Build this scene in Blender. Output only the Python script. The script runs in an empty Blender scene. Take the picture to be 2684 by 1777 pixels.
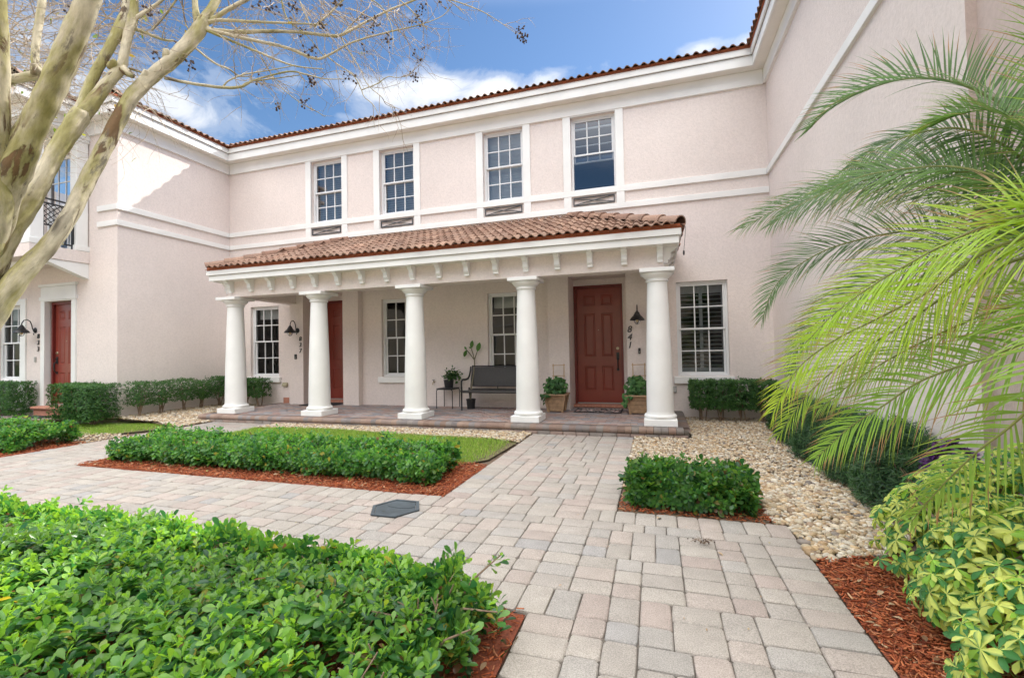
import bpy, math, random
import numpy as np
from mathutils import Matrix, Vector
random.seed(7); RNG = np.random.default_rng(7)
SC = bpy.context.scene; COL = SC.collection
R_ = math.radians

# ------------------------------------------------------------------ objects
def link(o, parent=None):
    COL.objects.link(o)
    if parent is not None:
        o.parent = parent
        o.matrix_parent_inverse = world_of(parent).inverted()
    return o
def world_of(o):
    M = Matrix.LocRotScale(o.location, o.rotation_euler, o.scale)
    if o.parent is not None:
        M = world_of(o.parent) @ o.matrix_parent_inverse @ M
    return M
def tag(o, label=None, cat=None, group=None, kind=None):
    if label: o['label'] = label
    if cat: o['category'] = cat
    if group: o['group'] = group
    if kind: o['kind'] = kind
    return o
def empty(name, loc, label, cat, group=None):
    o = bpy.data.objects.new(name, None); o.location = loc; o.empty_display_size = .1
    COL.objects.link(o); tag(o, label, cat, group); return o
def copy_tree(o, dx, parent=None):
    """copy a thing/part with its children, moved by dx (only the root moves)"""
    c = o.copy(); COL.objects.link(c)
    if parent is not None:
        c.parent = parent; c.matrix_parent_inverse = o.matrix_parent_inverse.copy()
    c.location = Vector(o.location) + Vector(dx)
    for ch in [q for q in bpy.data.objects if q.parent == o]:
        k = copy_tree(ch, (0, 0, 0)); k.parent = c; k.matrix_parent_inverse = ch.matrix_parent_inverse.copy()
    return c

class MB:
    def __init__(s): s.v = []; s.f = []; s.m = []; s.lc = {}; s.nt_ = 0
    def add(s, V, F, m=0):
        b = len(s.v); s.v += [tuple(p) for p in V]
        for f in F: s.f.append(tuple(b + i for i in f)); s.m.append(m)
        return s
    def box(s, x0, x1, y0, y1, z0, z1, m=0):
        V = [(x0,y0,z0),(x1,y0,z0),(x1,y1,z0),(x0,y1,z0),(x0,y0,z1),(x1,y0,z1),(x1,y1,z1),(x0,y1,z1)]
        return s.add(V, [(0,3,2,1),(4,5,6,7),(0,1,5,4),(1,2,6,5),(2,3,7,6),(3,0,4,7)], m)
    def obox(s, c, ax, ay, az, m=0):
        """box from centre and three half-axis vectors"""
        c = np.array(c, float); ax, ay, az = (np.array(q, float) for q in (ax, ay, az))
        V = [c+i*ax+j*ay+k*az for k in (-1,1) for j in (-1,1) for i in (-1,1)]
        return s.add(V, [(0,2,3,1),(4,5,7,6),(0,1,5,4),(1,3,7,5),(3,2,6,7),(2,0,4,6)], m)
    def bar(s, a, b, w, t, up=(0,0,1), m=0):
        a = np.array(a, float); b = np.array(b, float); d = b-a; L = np.linalg.norm(d); d /= L
        u = np.array(up, float); u -= d*(u@d); u /= np.linalg.norm(u); r = np.cross(d, u)
        return s.obox((a+b)/2, d*L/2, r*w/2, u*t/2, m)
    def prism(s, prof, axis, a0, a1, m=0):
        """prof: ccw list of the two other coordinates; axis 0: (y,z)  1: (x,z)  2: (x,y)"""
        n = len(prof); V = []
        for a in (a0, a1):
            for p in prof:
                V.append((a,p[0],p[1]) if axis == 0 else (p[0],a,p[1]) if axis == 1 else (p[0],p[1],a))
        F = [(i,(i+1)%n,n+(i+1)%n,n+i) for i in range(n)] + [tuple(range(n-1,-1,-1)), tuple(range(n,2*n))]
        return s.add(V, F, m)
    def lathe(s, prof, cx=0, cy=0, seg=32, m=0, cap=True):
        V = []; n = len(prof)
        for r, z in prof:
            for k in range(seg):
                a = 2*math.pi*k/seg; V.append((cx+r*math.cos(a), cy+r*math.sin(a), z))
        F = [(i*seg+k, i*seg+(k+1)%seg, (i+1)*seg+(k+1)%seg, (i+1)*seg+k) for i in range(n-1) for k in range(seg)]
        if cap: F += [tuple(range(seg-1,-1,-1)), tuple((n-1)*seg+k for k in range(seg))]
        return s.add(V, F, m)
    def tube(s, pts, rad, seg=8, m=0, cap=True, wob=None):
        P = [np.array(p, float) for p in pts]; n = len(P)
        if not hasattr(rad, '__len__'): rad = [rad]*n
        t0 = P[1]-P[0]; t0 /= np.linalg.norm(t0)
        a = np.array((0,0,1.)) if abs(t0[2]) < .9 else np.array((1.,0,0))
        u = np.cross(t0, a); u /= np.linalg.norm(u); V = []
        for i in range(n):
            t = P[min(i+1,n-1)]-P[max(i-1,0)]; t /= (np.linalg.norm(t)+1e-9)
            ln = 0 if i == 0 else ln+np.linalg.norm(P[i]-P[i-1])
            u = u - t*(u@t); u /= (np.linalg.norm(u)+1e-9); w = np.cross(t, u)
            for k in range(seg):
                q = 2*math.pi*k/seg; r = rad[i]
                if wob is not None: r *= 1+wob(i, q)
                V.append(P[i]+(u*math.cos(q)+w*math.sin(q))*r); s.lc[len(s.v)+len(V)-1] = (math.cos(q)*rad[i]+s.nt_*.37, math.sin(q)*rad[i], ln*.30+s.nt_*1.7)
        F = [(i*seg+k,(i+1)*seg+k,(i+1)*seg+(k+1)%seg,i*seg+(k+1)%seg) for i in range(n-1) for k in range(seg)]
        F = [f[::-1] for f in F]; s.nt_ += 1
        if cap: F += [tuple(range(seg-1,-1,-1)), tuple((n-1)*seg+k for k in range(seg))]
        return s.add(V, F, m)
    def build(s, name, mats, parent=None, smooth=None, bevel=0, kind=None):
        me = bpy.data.meshes.new(name); me.from_pydata(s.v, [], s.f)
        if not isinstance(mats, (list, tuple)): mats = [mats]
        for q in mats: me.materials.append(q)
        me.polygons.foreach_set('material_index', s.m)
        if smooth is not None:
            me.polygons.foreach_set('use_smooth', [True]*len(s.f))
            if smooth > 0: me.set_sharp_from_angle(angle=R_(smooth))
        if any(q.name.startswith('crape') for q in mats):
            at = me.attributes.new('limb', 'FLOAT_VECTOR', 'POINT'); at.data.foreach_set('vector', np.array([s.lc.get(i, (0,0,0)) for i in range(len(s.v))], np.float32).ravel())
        me.update()
        o = bpy.data.objects.new(name, me); link(o, parent)
        if bevel:
            b = o.modifiers.new('bevel', 'BEVEL'); b.width = bevel; b.segments = 2; b.limit_method = 'ANGLE'; b.angle_limit = R_(40)
        if kind: o['kind'] = kind
        return o

def fast_mesh(name, V, F, mats, parent=None, tint=None, smooth=False, mi=None, ring=None):
    """V (n,3); F (k,m) one polygon size; tint (n,3)"""
    me = bpy.data.meshes.new(name); V = np.asarray(V, np.float32); F = np.asarray(F, np.int32)
    k, m = F.shape
    me.vertices.add(len(V)); me.vertices.foreach_set('co', V.ravel())
    me.loops.add(k*m); me.loops.foreach_set('vertex_index', F.ravel())
    me.polygons.add(k); me.polygons.foreach_set('loop_start', np.arange(0, k*m, m, dtype=np.int32))
    if mi is not None: me.polygons.foreach_set('material_index', np.asarray(mi, np.int32))
    if smooth: me.polygons.foreach_set('use_smooth', np.ones(k, bool))
    if not isinstance(mats, (list, tuple)): mats = [mats]
    for q in mats: me.materials.append(q)
    if tint is not None:
        a = me.attributes.new('tint', 'FLOAT_COLOR', 'POINT')
        c = np.ones((len(V), 4), np.float32); c[:, :3] = tint; a.data.foreach_set('color', c.ravel())
    me.update(calc_edges=True)
    o = bpy.data.objects.new(name, me); return link(o, parent)

def scatter(tv, tf, Rm, sc, pos, col, colw=None):
    """instances of a template: Rm (k,3,3) columns = local axes, sc (k,) or (k,3), pos (k,3), col (k,3) -> V, F, tint"""
    k = len(pos); n = len(tv); sc = np.asarray(sc)
    if sc.ndim == 1: sc = np.repeat(sc[:, None], 3, 1)
    L = tv[None]*sc[:, None, :]
    V = np.einsum('kij,knj->kni', Rm, L)+pos[:, None, :]
    F = (tf[None]+(np.arange(k)*n)[:, None, None]).reshape(-1, tf.shape[1])
    T = np.repeat(col[:, None, :], n, 1)
    if colw is not None: T = T*colw[None, :, None] if colw.ndim == 1 else T*colw[None]
    return V.reshape(-1, 3), F, T.reshape(-1, 3)
def frames(d, up):
    """local y = d (length axis), z ~ up"""
    d = d/np.linalg.norm(d, axis=1, keepdims=True)
    x = np.cross(d, up); x /= (np.linalg.norm(x, axis=1, keepdims=True)+1e-9)
    z = np.cross(x, d)
    return np.stack([x, d, z], 2)
def rvec(k):
    v = RNG.normal(size=(k, 3)); return v/np.linalg.norm(v, axis=1, keepdims=True)
def inpoly(P, poly):
    x, y = P[:, 0], P[:, 1]; r = np.zeros(len(P), bool); n = len(poly)
    for i in range(n):
        x0, y0 = poly[i]; x1, y1 = poly[(i+1) % n]
        if y0 == y1: continue
        c = ((y0 > y) != (y1 > y)) & (x < (x1-x0)*(y-y0)/(y1-y0)+x0); r ^= c
    return r
def sample_poly(poly, n):
    p = np.array(poly); lo, hi = p.min(0), p.max(0); out = []; got = 0
    while got < n:
        q = RNG.uniform(lo, hi, (n*2, 2)); q = q[inpoly(q, poly)]; out.append(q); got += len(q)
    return np.concatenate(out)[:n]
def parea(p):
    return abs(sum(p[i][0]*p[(i+1)%len(p)][1]-p[(i+1)%len(p)][0]*p[i][1] for i in range(len(p))))/2

# ------------------------------------------------------------------ camera frame (also used to lay out limbs and fronds)
CAM = np.array((0, 0, 1.3)); FPX = 1201.215
CR = np.array((.95427431, .29833773, -.01884546)); CU = np.array((.02549748, -.01842024, .99950516)); CF = np.array((-.29784296, .95428261, .02518482))
def pt(px, py, d):
    return CAM+CF*d+CR*((px-1342)/FPX*d)-CU*((py-888.5)/FPX*d)

# ------------------------------------------------------------------ materials
def mat(name):
    m = bpy.data.materials.new(name); m.use_nodes = True; nt = m.node_tree
    return m, nt, nt.nodes['Principled BSDF']
def nd(nt, t, **kw):
    n = nt.nodes.new(t)
    for k, v in kw.items():
        if k in n.inputs: n.inputs[k].default_value = v
        else: setattr(n, k, v)
    return n
def noise(nt, scale, detail=4, rough=.55, co='Object', vec=None):
    n = nd(nt, 'ShaderNodeTexNoise'); n.inputs['Scale'].default_value = scale; n.inputs['Detail'].default_value = detail; n.inputs['Roughness'].default_value = rough
    if vec is None:
        tc = nd(nt, 'ShaderNodeTexCoord'); vec = tc.outputs[co]
    nt.links.new(vec, n.inputs['Vector']); return n
def ramp(nt, fac, stops):
    r = nd(nt, 'ShaderNodeValToRGB'); e = r.color_ramp.elements
    while len(e) < len(stops): e.new(.5)
    for i, (p, c) in enumerate(stops): e[i].position = p; e[i].color = (*c, 1) if len(c) == 3 else c
    nt.links.new(fac, r.inputs['Fac']); return r
def mixc(nt, a, b, fac, mode='MIX'):
    m = nd(nt, 'ShaderNodeMix', data_type='RGBA', blend_type=mode)
    for s, v in ((m.inputs[6], a), (m.inputs[7], b), (m.inputs[0], fac)):
        if hasattr(v, 'is_linked'): nt.links.new(v, s)
        elif isinstance(v, tuple): s.default_value = (*v, 1) if len(v) == 3 else v
        else: s.default_value = v
    return m.outputs[2]
def bump(nt, h, bsdf, strength=.3, dist=.01):
    b = nd(nt, 'ShaderNodeBump'); b.inputs['Strength'].default_value = strength; b.inputs['Distance'].default_value = dist
    nt.links.new(h, b.inputs['Height']); nt.links.new(b.outputs['Normal'], bsdf.inputs['Normal']); return b
def simple(name, c, rough=.6, var=.12, scale=8, metal=0, bs=0, bscale=60, spec=None):
    m, nt, b = mat(name); b.inputs['Roughness'].default_value = rough; b.inputs['Metallic'].default_value = metal
    if spec is not None: b.inputs['Specular IOR Level'].default_value = spec
    n = noise(nt, scale); lo = tuple(x*(1-var) for x in c); hi = tuple(min(1, x*(1+var)) for x in c)
    r = ramp(nt, n.outputs['Fac'], [(.3, lo), (.7, hi)]); nt.links.new(r.outputs['Color'], b.inputs['Base Color'])
    if bs: bump(nt, noise(nt, bscale, 5).outputs['Fac'], b, bs, .004)
    return m
def stucco(name, c):
    m, nt, b = mat(name); b.inputs['Roughness'].default_value = .92; b.inputs['Specular IOR Level'].default_value = .2
    tc = nd(nt, 'ShaderNodeTexCoord')
    n1 = noise(nt, .7, 5, .6, vec=tc.outputs['Object']); n2 = noise(nt, 26, 6, .7, vec=tc.outputs['Object'])
    r1 = ramp(nt, n1.outputs['Fac'], [(.25, tuple(x*.93 for x in c)), (.75, tuple(min(1, x*1.04) for x in c))])
    mp = nd(nt, 'ShaderNodeMapping'); mp.inputs['Scale'].default_value = (5, 5, .35); nt.links.new(tc.outputs['Object'], mp.inputs['Vector'])
    n3 = noise(nt, 1.6, 5, .65, vec=mp.outputs['Vector'])
    c3 = ramp(nt, n3.outputs['Fac'], [(.30, (.985, .982, .98)), (.62, (1, 1, 1))])
    c2 = ramp(nt, n2.outputs['Fac'], [(.34, (.90, .90, .90)), (.6, (1, 1, 1))])
    a = mixc(nt, r1.outputs['Color'], c2.outputs['Color'], 1.0, 'MULTIPLY'); a = mixc(nt, a, c3.outputs['Color'], 1.0, 'MULTIPLY')
    nt.links.new(a, b.inputs['Base Color'])
    mp2 = nd(nt, 'ShaderNodeMapping'); mp2.inputs['Scale'].default_value = (1, 1, .45); nt.links.new(tc.outputs['Object'], mp2.inputs['Vector']); v = noise(nt, 75, 5, .7, vec=mp2.outputs['Vector'])
    ad = nd(nt, 'ShaderNodeMath', operation='ADD'); nt.links.new(n2.outputs['Fac'], ad.inputs[0]); nt.links.new(v.outputs['Fac'], ad.inputs[1])
    bump(nt, ad.outputs['Value'], b, .6, .009)
    return m
def tinted(name, rough=.5, speck=None, bs=0, bscale=120, trans=0, spec=.5, var=None, bdist=.003):
    m, nt, b = mat(name); b.inputs['Roughness'].default_value = rough; b.inputs['Specular IOR Level'].default_value = spec
    at = nd(nt, 'ShaderNodeAttribute', attribute_name='tint'); c = at.outputs['Color']
    if speck:
        s, amt = speck; n = noise(nt, s, 3, .7)
        r = ramp(nt, n.outputs['Fac'], [(.32, (1-amt,)*3), (.5, (1, 1, 1)), (.68, (1+amt*.9,)*3)]); c = mixc(nt, c, r.outputs['Color'], 1.0, 'MULTIPLY')
    if var:
        s, amt = var; n = noise(nt, s, 4, .6)
        r = ramp(nt, n.outputs['Fac'], [(.3, (1-amt,)*3), (.7, (1+amt*.6,)*3)]); c = mixc(nt, c, r.outputs['Color'], 1.0, 'MULTIPLY')
    nt.links.new(c, b.inputs['Base Color'])
    if bs: bump(nt, noise(nt, bscale, 4).outputs['Fac'], b, bs, bdist)
    if trans:
        t = nd(nt, 'ShaderNodeBsdfTranslucent'); mx = nd(nt, 'ShaderNodeMixShader'); mx.inputs[0].default_value = trans
        hs = nd(nt, 'ShaderNodeHueSaturation'); hs.inputs['Hue'].default_value = .482; hs.inputs['Saturation'].default_value = 1.1; hs.inputs['Value'].default_value = 2.2; nt.links.new(c, hs.inputs['Color']); nt.links.new(hs.outputs['Color'], t.inputs['Color'])
        nt.links.new(b.outputs['BSDF'], mx.inputs[1]); nt.links.new(t.outputs['BSDF'], mx.inputs[2])
        nt.links.new(mx.outputs['Shader'], nt.nodes['Material Output'].inputs['Surface'])
    return m
def glass_mat(name, tint, refl, fk=1.1):
    m, nt, b = mat(name); nt.nodes.remove(b)
    tr = nd(nt, 'ShaderNodeBsdfTransparent'); tr.inputs['Color'].default_value = (*tint, 1)
    gl = nd(nt, 'ShaderNodeBsdfGlossy'); gl.inputs['Roughness'].default_value = .015; gl.inputs['Color'].default_value = (.95, .97, 1, 1)
    fr = nd(nt, 'ShaderNodeFresnel'); fr.inputs['IOR'].default_value = 1.5
    ma = nd(nt, 'ShaderNodeMath', operation='MULTIPLY_ADD'); ma.inputs[1].default_value = fk; ma.inputs[2].default_value = refl; ma.use_clamp = True
    nt.links.new(fr.outputs['Fac'], ma.inputs[0])
    n = noise(nt, 1.7, 2); bp = nd(nt, 'ShaderNodeBump'); bp.inputs['Strength'].default_value = .03; bp.inputs['Distance'].default_value = .05
    nt.links.new(n.outputs['Fac'], bp.inputs['Height']); nt.links.new(bp.outputs['Normal'], gl.inputs['Normal'])
    mx = nd(nt, 'ShaderNodeMixShader'); nt.links.new(ma.outputs['Value'], mx.inputs[0]); nt.links.new(tr.outputs['BSDF'], mx.inputs[1]); nt.links.new(gl.outputs['BSDF'], mx.inputs[2])
    nt.links.new(mx.outputs['Shader'], nt.nodes['Material Output'].inputs['Surface']); return m

M = {}
M['stucco'] = stucco('pink_stucco', (.79, .708, .672))
M['white'] = simple('white_trim_paint', (.79, .79, .775), .55, .06, 1.6, bs=.2, bscale=40)
M['column'] = simple('white_column_stucco', (.80, .80, .79), .75, .055, 2.2, bs=.5, bscale=70)
M['vinyl'] = simple('white_window_vinyl', (.74, .75, .76), .4, .03, 5)
M['soffit'] = simple('soffit_paint', (.80, .77, .72), .8, .04, 3)
M['glass'] = glass_mat('window_glass', (.80, .84, .86), .105); M['lowglass'] = glass_mat('ground_floor_glass', (.74, .77, .78), .0, .62)
M['stucco2'] = stucco('mauve_stucco', (.60, .495, .455))  # darker mauve than the main stucco, for the near right-wing wall
M['blind'] = simple('blind_slats', (.62, .62, .60), .6, .04, 9)
M['shutter'] = simple('shutter_slats', (.33, .34, .355), .55, .04, 9)
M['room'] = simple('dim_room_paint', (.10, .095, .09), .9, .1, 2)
M['door'] = simple('red_door_paint', (.225, .042, .028), .30, .10, 4, bs=.06, bscale=120)
M['door_frame'] = simple('dark_red_frame_paint', (.16, .022, .018), .4, .1, 6)
M['brass'] = simple('aged_brass', (.42, .36, .26), .35, .1, 20, metal=.9)
M['black'] = simple('black_iron', (.018, .018, .02), .45, .3, 30)
M['grille'] = simple('dark_grey_iron', (.055, .056, .062), .5, .2, 20)
M['clay'] = tinted('clay_tile', .85, speck=(38, .22), bs=.35, bscale=70, spec=.2, var=(1.3, .22))
M['clay_edge'] = simple('terracotta_mortar', (.42, .13, .06), .85, .2, 12, bs=.3)
M['paver'] = tinted('concrete_paver', .88, speck=(170, .34), bs=.5, bscale=260, spec=.25, var=(9, .10))
M['sand'] = simple('joint_sand', (.10, .085, .07), .95, .3, 25, bs=.5)
M['slab'] = tinted('porch_paver', .75, speck=(150, .16), bs=.4, bscale=200, spec=.35, var=(6, .16))
M['soil'] = simple('dark_soil', (.11, .075, .052), .95, .45, 14, bs=.9, bscale=45)
M['pebble'] = tinted('river_pebble', .55, speck=(70, .14), spec=.4, var=(24, .15))
M['mulch'] = tinted('red_mulch', .9, speck=(90, .25), spec=.2)
M['leaf'] = tinted('glossy_leaf', .32, trans=.44, spec=.5, var=(30, .12))
M['leafmatte'] = tinted('soft_leaf', .5, trans=.32, spec=.4, var=(22, .15))
M['grass'] = tinted('grass_blade', .6, trans=.3, spec=.3)
M['palm'] = tinted('palm_leaflet', .42, trans=.38, spec=.45)
M['twig'] = simple('woody_stem', (.20, .14, .095), .9, .3, 30, bs=.4)
M['wood'] = simple('planter_wood', (.36, .235, .14), .8, .28, 14, bs=.3)
M['cane'] = simple('bamboo_cane', (.50, .33, .18), .7, .15, 20)
M['plastic'] = simple('black_plastic_pot', (.014, .015, .018), .4, .2, 10)
M['wicker'] = simple('dark_woven_wicker', (.045, .042, .042), .6, .35, 90, bs=.6, bscale=160)
M['globe'] = glass_mat('lamp_globe_glass', (.9, .9, .88), .06)
M['rubber'] = simple('black_rubber_mat', (.02, .02, .021), .9, .4, 80, bs=.6, bscale=150)
M['lid'] = simple('weathered_grey_plastic', (.045, .058, .070), .6, .3, 9, bs=.25)
M['dry'] = simple('dry_leaf', (.36, .26, .16), .8, .25, 30)
M['grey_box'] = simple('grey_cover_plastic', (.34, .34, .32), .6, .08, 20)
M['tan_box'] = simple('tan_cover_plastic', (.36, .33, .22), .7, .1, 20)
M['brickpatch'] = simple('bare_brick_patch', (.42, .19, .13), .9, .2, 20, bs=.4)
M['pod'] = simple('seed_pod', (.085, .055, .042), .9, .3, 30)

# bark: pale cream with olive and brown peeling patches
m, nt, b = mat('crape_myrtle_bark'); b.inputs['Roughness'].default_value = .75; b.inputs['Specular IOR Level'].default_value = .3
at = nd(nt, 'ShaderNodeAttribute', attribute_name='limb'); lv = at.outputs['Vector']
n1 = noise(nt, 8.5, 6, .6, vec=lv); n2 = noise(nt, 12, 8, .66, vec=lv); n2.inputs['Distortion'].default_value = .6; n3 = noise(nt, 70, 5, .7, vec=lv); n5 = noise(nt, 4.2, 4, .5, vec=lv)
r1 = ramp(nt, n1.outputs['Fac'], [(.32, (.60,.55,.44)), (.47, (.51,.46,.34)), (.57, (.37,.34,.165)), (.67, (.28,.26,.09)), (.78, (.46,.42,.31))])
r2 = ramp(nt, n2.outputs['Fac'], [(.54, (0,0,0)), (.575, (1,1,1))]); r5 = ramp(nt, n5.outputs['Fac'], [(.46, (0,0,0)), (.54, (.92,.92,.92))])
msk = mixc(nt, r2.outputs['Color'], r5.outputs['Color'], 1.0, 'MULTIPLY')
nb = ramp(nt, n1.outputs['Fac'], [(.35, (.055,.045,.036)), (.6, (.17,.095,.05))]); c = mixc(nt, r1.outputs['Color'], nb.outputs['Color'], msk)
n6 = noise(nt, 22, 6, .75, vec=lv); r6 = ramp(nt, n6.outputs['Fac'], [(.58, (0,0,0)), (.66, (.8,.8,.8))]); c = mixc(nt, c, (.16,.145,.12), r6.outputs['Color'])
r3 = ramp(nt, n3.outputs['Fac'], [(.3, (.75,.75,.73)), (.6, (1.08,1.08,1.06))]); c = mixc(nt, c, r3.outputs['Color'], 1.0, 'MULTIPLY')
nt.links.new(c, b.inputs['Base Color'])
ad = nd(nt, 'ShaderNodeMath', operation='MULTIPLY_ADD'); ad.inputs[1].default_value = .5; nt.links.new(n6.outputs['Fac'], ad.inputs[0]); iv = nd(nt, 'ShaderNodeMath', operation='SUBTRACT'); iv.inputs[0].default_value = 1; nt.links.new(msk, iv.inputs[1]); nt.links.new(iv.outputs[0], ad.inputs[2])
bump(nt, ad.outputs['Value'], b, .6, .008); M['bark'] = m
M['twigpale'] = simple('pale_twig_bark', (.42, .35, .28), .85, .3, 14, bs=.2)
SKY_STRENGTH, SUN_E, EXPO, SKY_SAT, SKY_VAL, FILL_CLOUD_V, CLOUD_F, CLOUD_OFF = .08, 2.5, 1.14, 1.14, .95, 26, 7.0, (.3, .1, 0)
CLOUDS = [(1300,252,.065,.034,1.0), (1150,225,.05,.03,.65), (985,240,.085,.04,.62), (900,330,.06,.03,.35), (1180,320,.06,.02,.33), (440,255,.05,.03,.33), (560,330,.06,.03,.22), (110,130,.16,.12,.42), (1840,130,.04,.016,.6), (1950,110,.03,.02,.45), (1440,210,.035,.022,.6)]
# ================================================================== TOWNHOUSE
YW, XL, XR, YL, YS, XS = 8.95, -10.28, 1.97, 6.40, 3.67, 2.03     # wall planes: rear, left wing side, right wing, left wing front, right step
ZF, ZE = 5.90, 6.16                                                # underside of frieze / soffit
TH = empty('townhouse', (-4.2, YW, 0), 'pale pink two-storey townhouse with white trim, red clay tile roof and columned porch', 'townhouse')

def wall_grid(us, zs, holes, put, flip, mb, depth=.16, dvec=1, m=0):
    """rectangle with rectangular holes; put(u,z,d) gives the point at depth d behind the face"""
    us = sorted(set(us+[h[0] for h in holes]+[h[1] for h in holes])); zs = sorted(set(zs+[h[2] for h in holes]+[h[3] for h in holes]))
    for i in range(len(us)-1):
        for k in range(len(zs)-1):
            uc, zc = (us[i]+us[i+1])/2, (zs[k]+zs[k+1])/2
            if any(h[0] < uc < h[1] and h[2] < zc < h[3] for h in holes): continue
            q = [put(us[i],zs[k],0), put(us[i+1],zs[k],0), put(us[i+1],zs[k+1],0), put(us[i],zs[k+1],0)]
            mb.add(q, [(0,1,2,3) if not flip else (3,2,1,0)], m)
    for h in holes:
        d = h[4] if len(h) > 4 else depth; c = [(h[0],h[2]),(h[1],h[2]),(h[1],h[3]),(h[0],h[3])]
        for i in range(4):
            a, b2 = c[i], c[(i+1)%4]
            q = [put(*a,0), put(*b2,0), put(*b2,d), put(*a,d)]; mb.add(q, [(3,2,1,0) if not flip else (0,1,2,3)], m)

UP = [(-7.74,-6.87), (-5.86,-4.985), (-3.357,-2.48), (-1.50,-.633)]
LOW = [(-9.61,-8.74), (-5.86,-4.99), (-3.32,-2.45), (.39,1.26)]
ZU, ZL = (4.41, 5.88), (.77, 2.50)
mb = MB(); P_ = lambda u, z, d: (u, YW+d, z)
holes = [(a, b, *ZU) for a, b in UP]+[(a, b, *ZL) for a, b in LOW]+[(-7.88,-6.78,-.1,2.72,.45), (-1.59,-.505,-.1,2.72,.45)]
wall_grid([XL, XR], [-.1, 6.3], holes, P_, False, mb)
# back walls of the two door recesses, with the door openings
for x0, x1, d0, d1 in ((-7.88,-6.78,-7.76,-6.78), (-1.59,-.505,-1.59,-.605)):
    wall_grid([x0, x1], [-.1, 2.72], [(d0+.002, d1-.002, -.1, 2.60, .1)], lambda u, z, d: (u, YW+.45+d, z), False, mb)
mb.build('wall', M['stucco'], TH)
mb = MB(); wall_grid([YL, YW], [-.1, 6.3], [], lambda u, z, d: (XL, u, z), False, mb); mb.build('wall', M['stucco'], TH)
L833 = (-12.47,-11.60,-.1,2.53,.16); W833 = (-14.17,-13.30,.85,2.50)
mb = MB(); wall_grid([-17, XL], [-.1, 6.3], [L833, W833, (-12.62,-11.69,3.5,5.7)], lambda u, z, d: (u, YL+d, z), False, mb); mb.build('wall', M['stucco'], TH)
mb = MB(); wall_grid([YS, YW], [-.1, 6.3], [], lambda u, z, d: (XR, u, z), True, mb)
mb.build('wall', M['stucco'], TH); mb = MB()
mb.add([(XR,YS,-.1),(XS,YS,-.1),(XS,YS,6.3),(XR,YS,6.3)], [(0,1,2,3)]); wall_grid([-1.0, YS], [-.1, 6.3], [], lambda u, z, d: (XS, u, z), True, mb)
mb.build('wall', M['stucco2'], TH)['label'] = 'darker mauve wall of the right wing nearest the viewer'
# closing walls (rear, ends) so that the rooms are dark inside
mb = MB(); mb.box(-17, 9, 16, 16.2, -.1, 6.3); mb.box(-17.2, -17, YL, 16.2, -.1, 6.3); mb.box(8.8, 9, -1, 16, -.1, 6.3); mb.box(XS+.01, 8.8, -1.2, -1.0, -.1, 6.3)
mb.box(-17, 8.8, 12.2, 12.3, -.1, 6.3); mb.build('wall', M['stucco'], TH)
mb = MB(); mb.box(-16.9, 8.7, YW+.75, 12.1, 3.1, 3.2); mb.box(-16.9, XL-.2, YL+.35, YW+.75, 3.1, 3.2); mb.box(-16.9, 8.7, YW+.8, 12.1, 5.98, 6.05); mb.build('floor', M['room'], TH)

# ---- white bands, frieze, soffit, fascia
mb = MB(); t = .035
BU, BL = (4.295, 4.408), (3.975, 4.082)
for z0, z1 in (BU, BL):
    mb.box(XL+t, XR-t if z0 > 4.2 else XR-.002, YW-t, YW+.01, z0, z1)
    mb.box(XL-.01, XL+t, YL-t, YW-t if 1 else YW, z0, z1); mb.box(-10.84, XL-.01, YL-t, YL+.01, z0, z1)
mb.box(XR-t, XR+.01, YS, YW-t, *BU); mb.box(XS-t, XS+.01, -1, YS-.002, *BU)
mb.build('trim_band', M['white'], TH, bevel=.006)
t2 = .032
for a, b in UP:
    mb = MB()
    for u0, u1 in ((a-.152, a), (b, b+.152)):
        mb.box(u0, u1, YW-t2, YW+.01, BU[1], ZF+.02); mb.box(u0, u1, YW-t2, YW+.01, BL[1], BU[0])
    mb.box(a, b, YW-t2+.002, YW+.01, ZU[1], ZF+.02); mb.build('window_surround', M['white'], TH, bevel=.005)
mb = MB(); t3 = .045
mb.box(XL+t3, XR-t3, YW-t3, YW+.01, ZF, ZE-.002); mb.box(XL-.01, XL+t3, YL-t3, YW-t3, ZF, ZE-.002); mb.box(-17, XL-.01, YL-t3, YL+.01, ZF, ZE-.002)
mb.box(XR-t3, XR+.01, YS, YW-t3, ZF, ZE-.002); mb.box(XS-t3, XS+.01, -1, YS-.002, ZF, ZE-.002)
mb.build('frieze', M['white'], TH, bevel=.006)
o_ = .24
mb = MB()
oi = o_-.031; mb.box(XL+.0, XR, YW-oi, YW+.3, ZE, ZE+.02); mb.box(XL-.3, XL+oi, YL-oi, YW-oi-.001, ZE+.001, ZE+.021); mb.box(-17, XL-.301, YL-oi, YL+.3, ZE, ZE+.02); mb.box(XR-oi, XR+.4, -1, YW-oi-.001, ZE+.001, ZE+.021)
mb.build('soffit', M['soffit'], TH)
mb = MB()
for e, z0, z1 in ((o_, ZE-.012, 6.325), (o_+.035, 6.327, 6.44)):
    w = .03
    mb.box(XL+e, XR-e, YW-e, YW-e+w, z0, z1); mb.box(XL+e-w, XL+e, YL-e, YW-e+w, z0, z1); mb.box(-10.95, XL+e-w, YL-e, YL-e+w, z0, z1)
    mb.box(XR-e, XR-e+w, -1, YW-e+w, z0, z1)
mb.build('fascia', M['white'], TH, bevel=.005)

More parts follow.
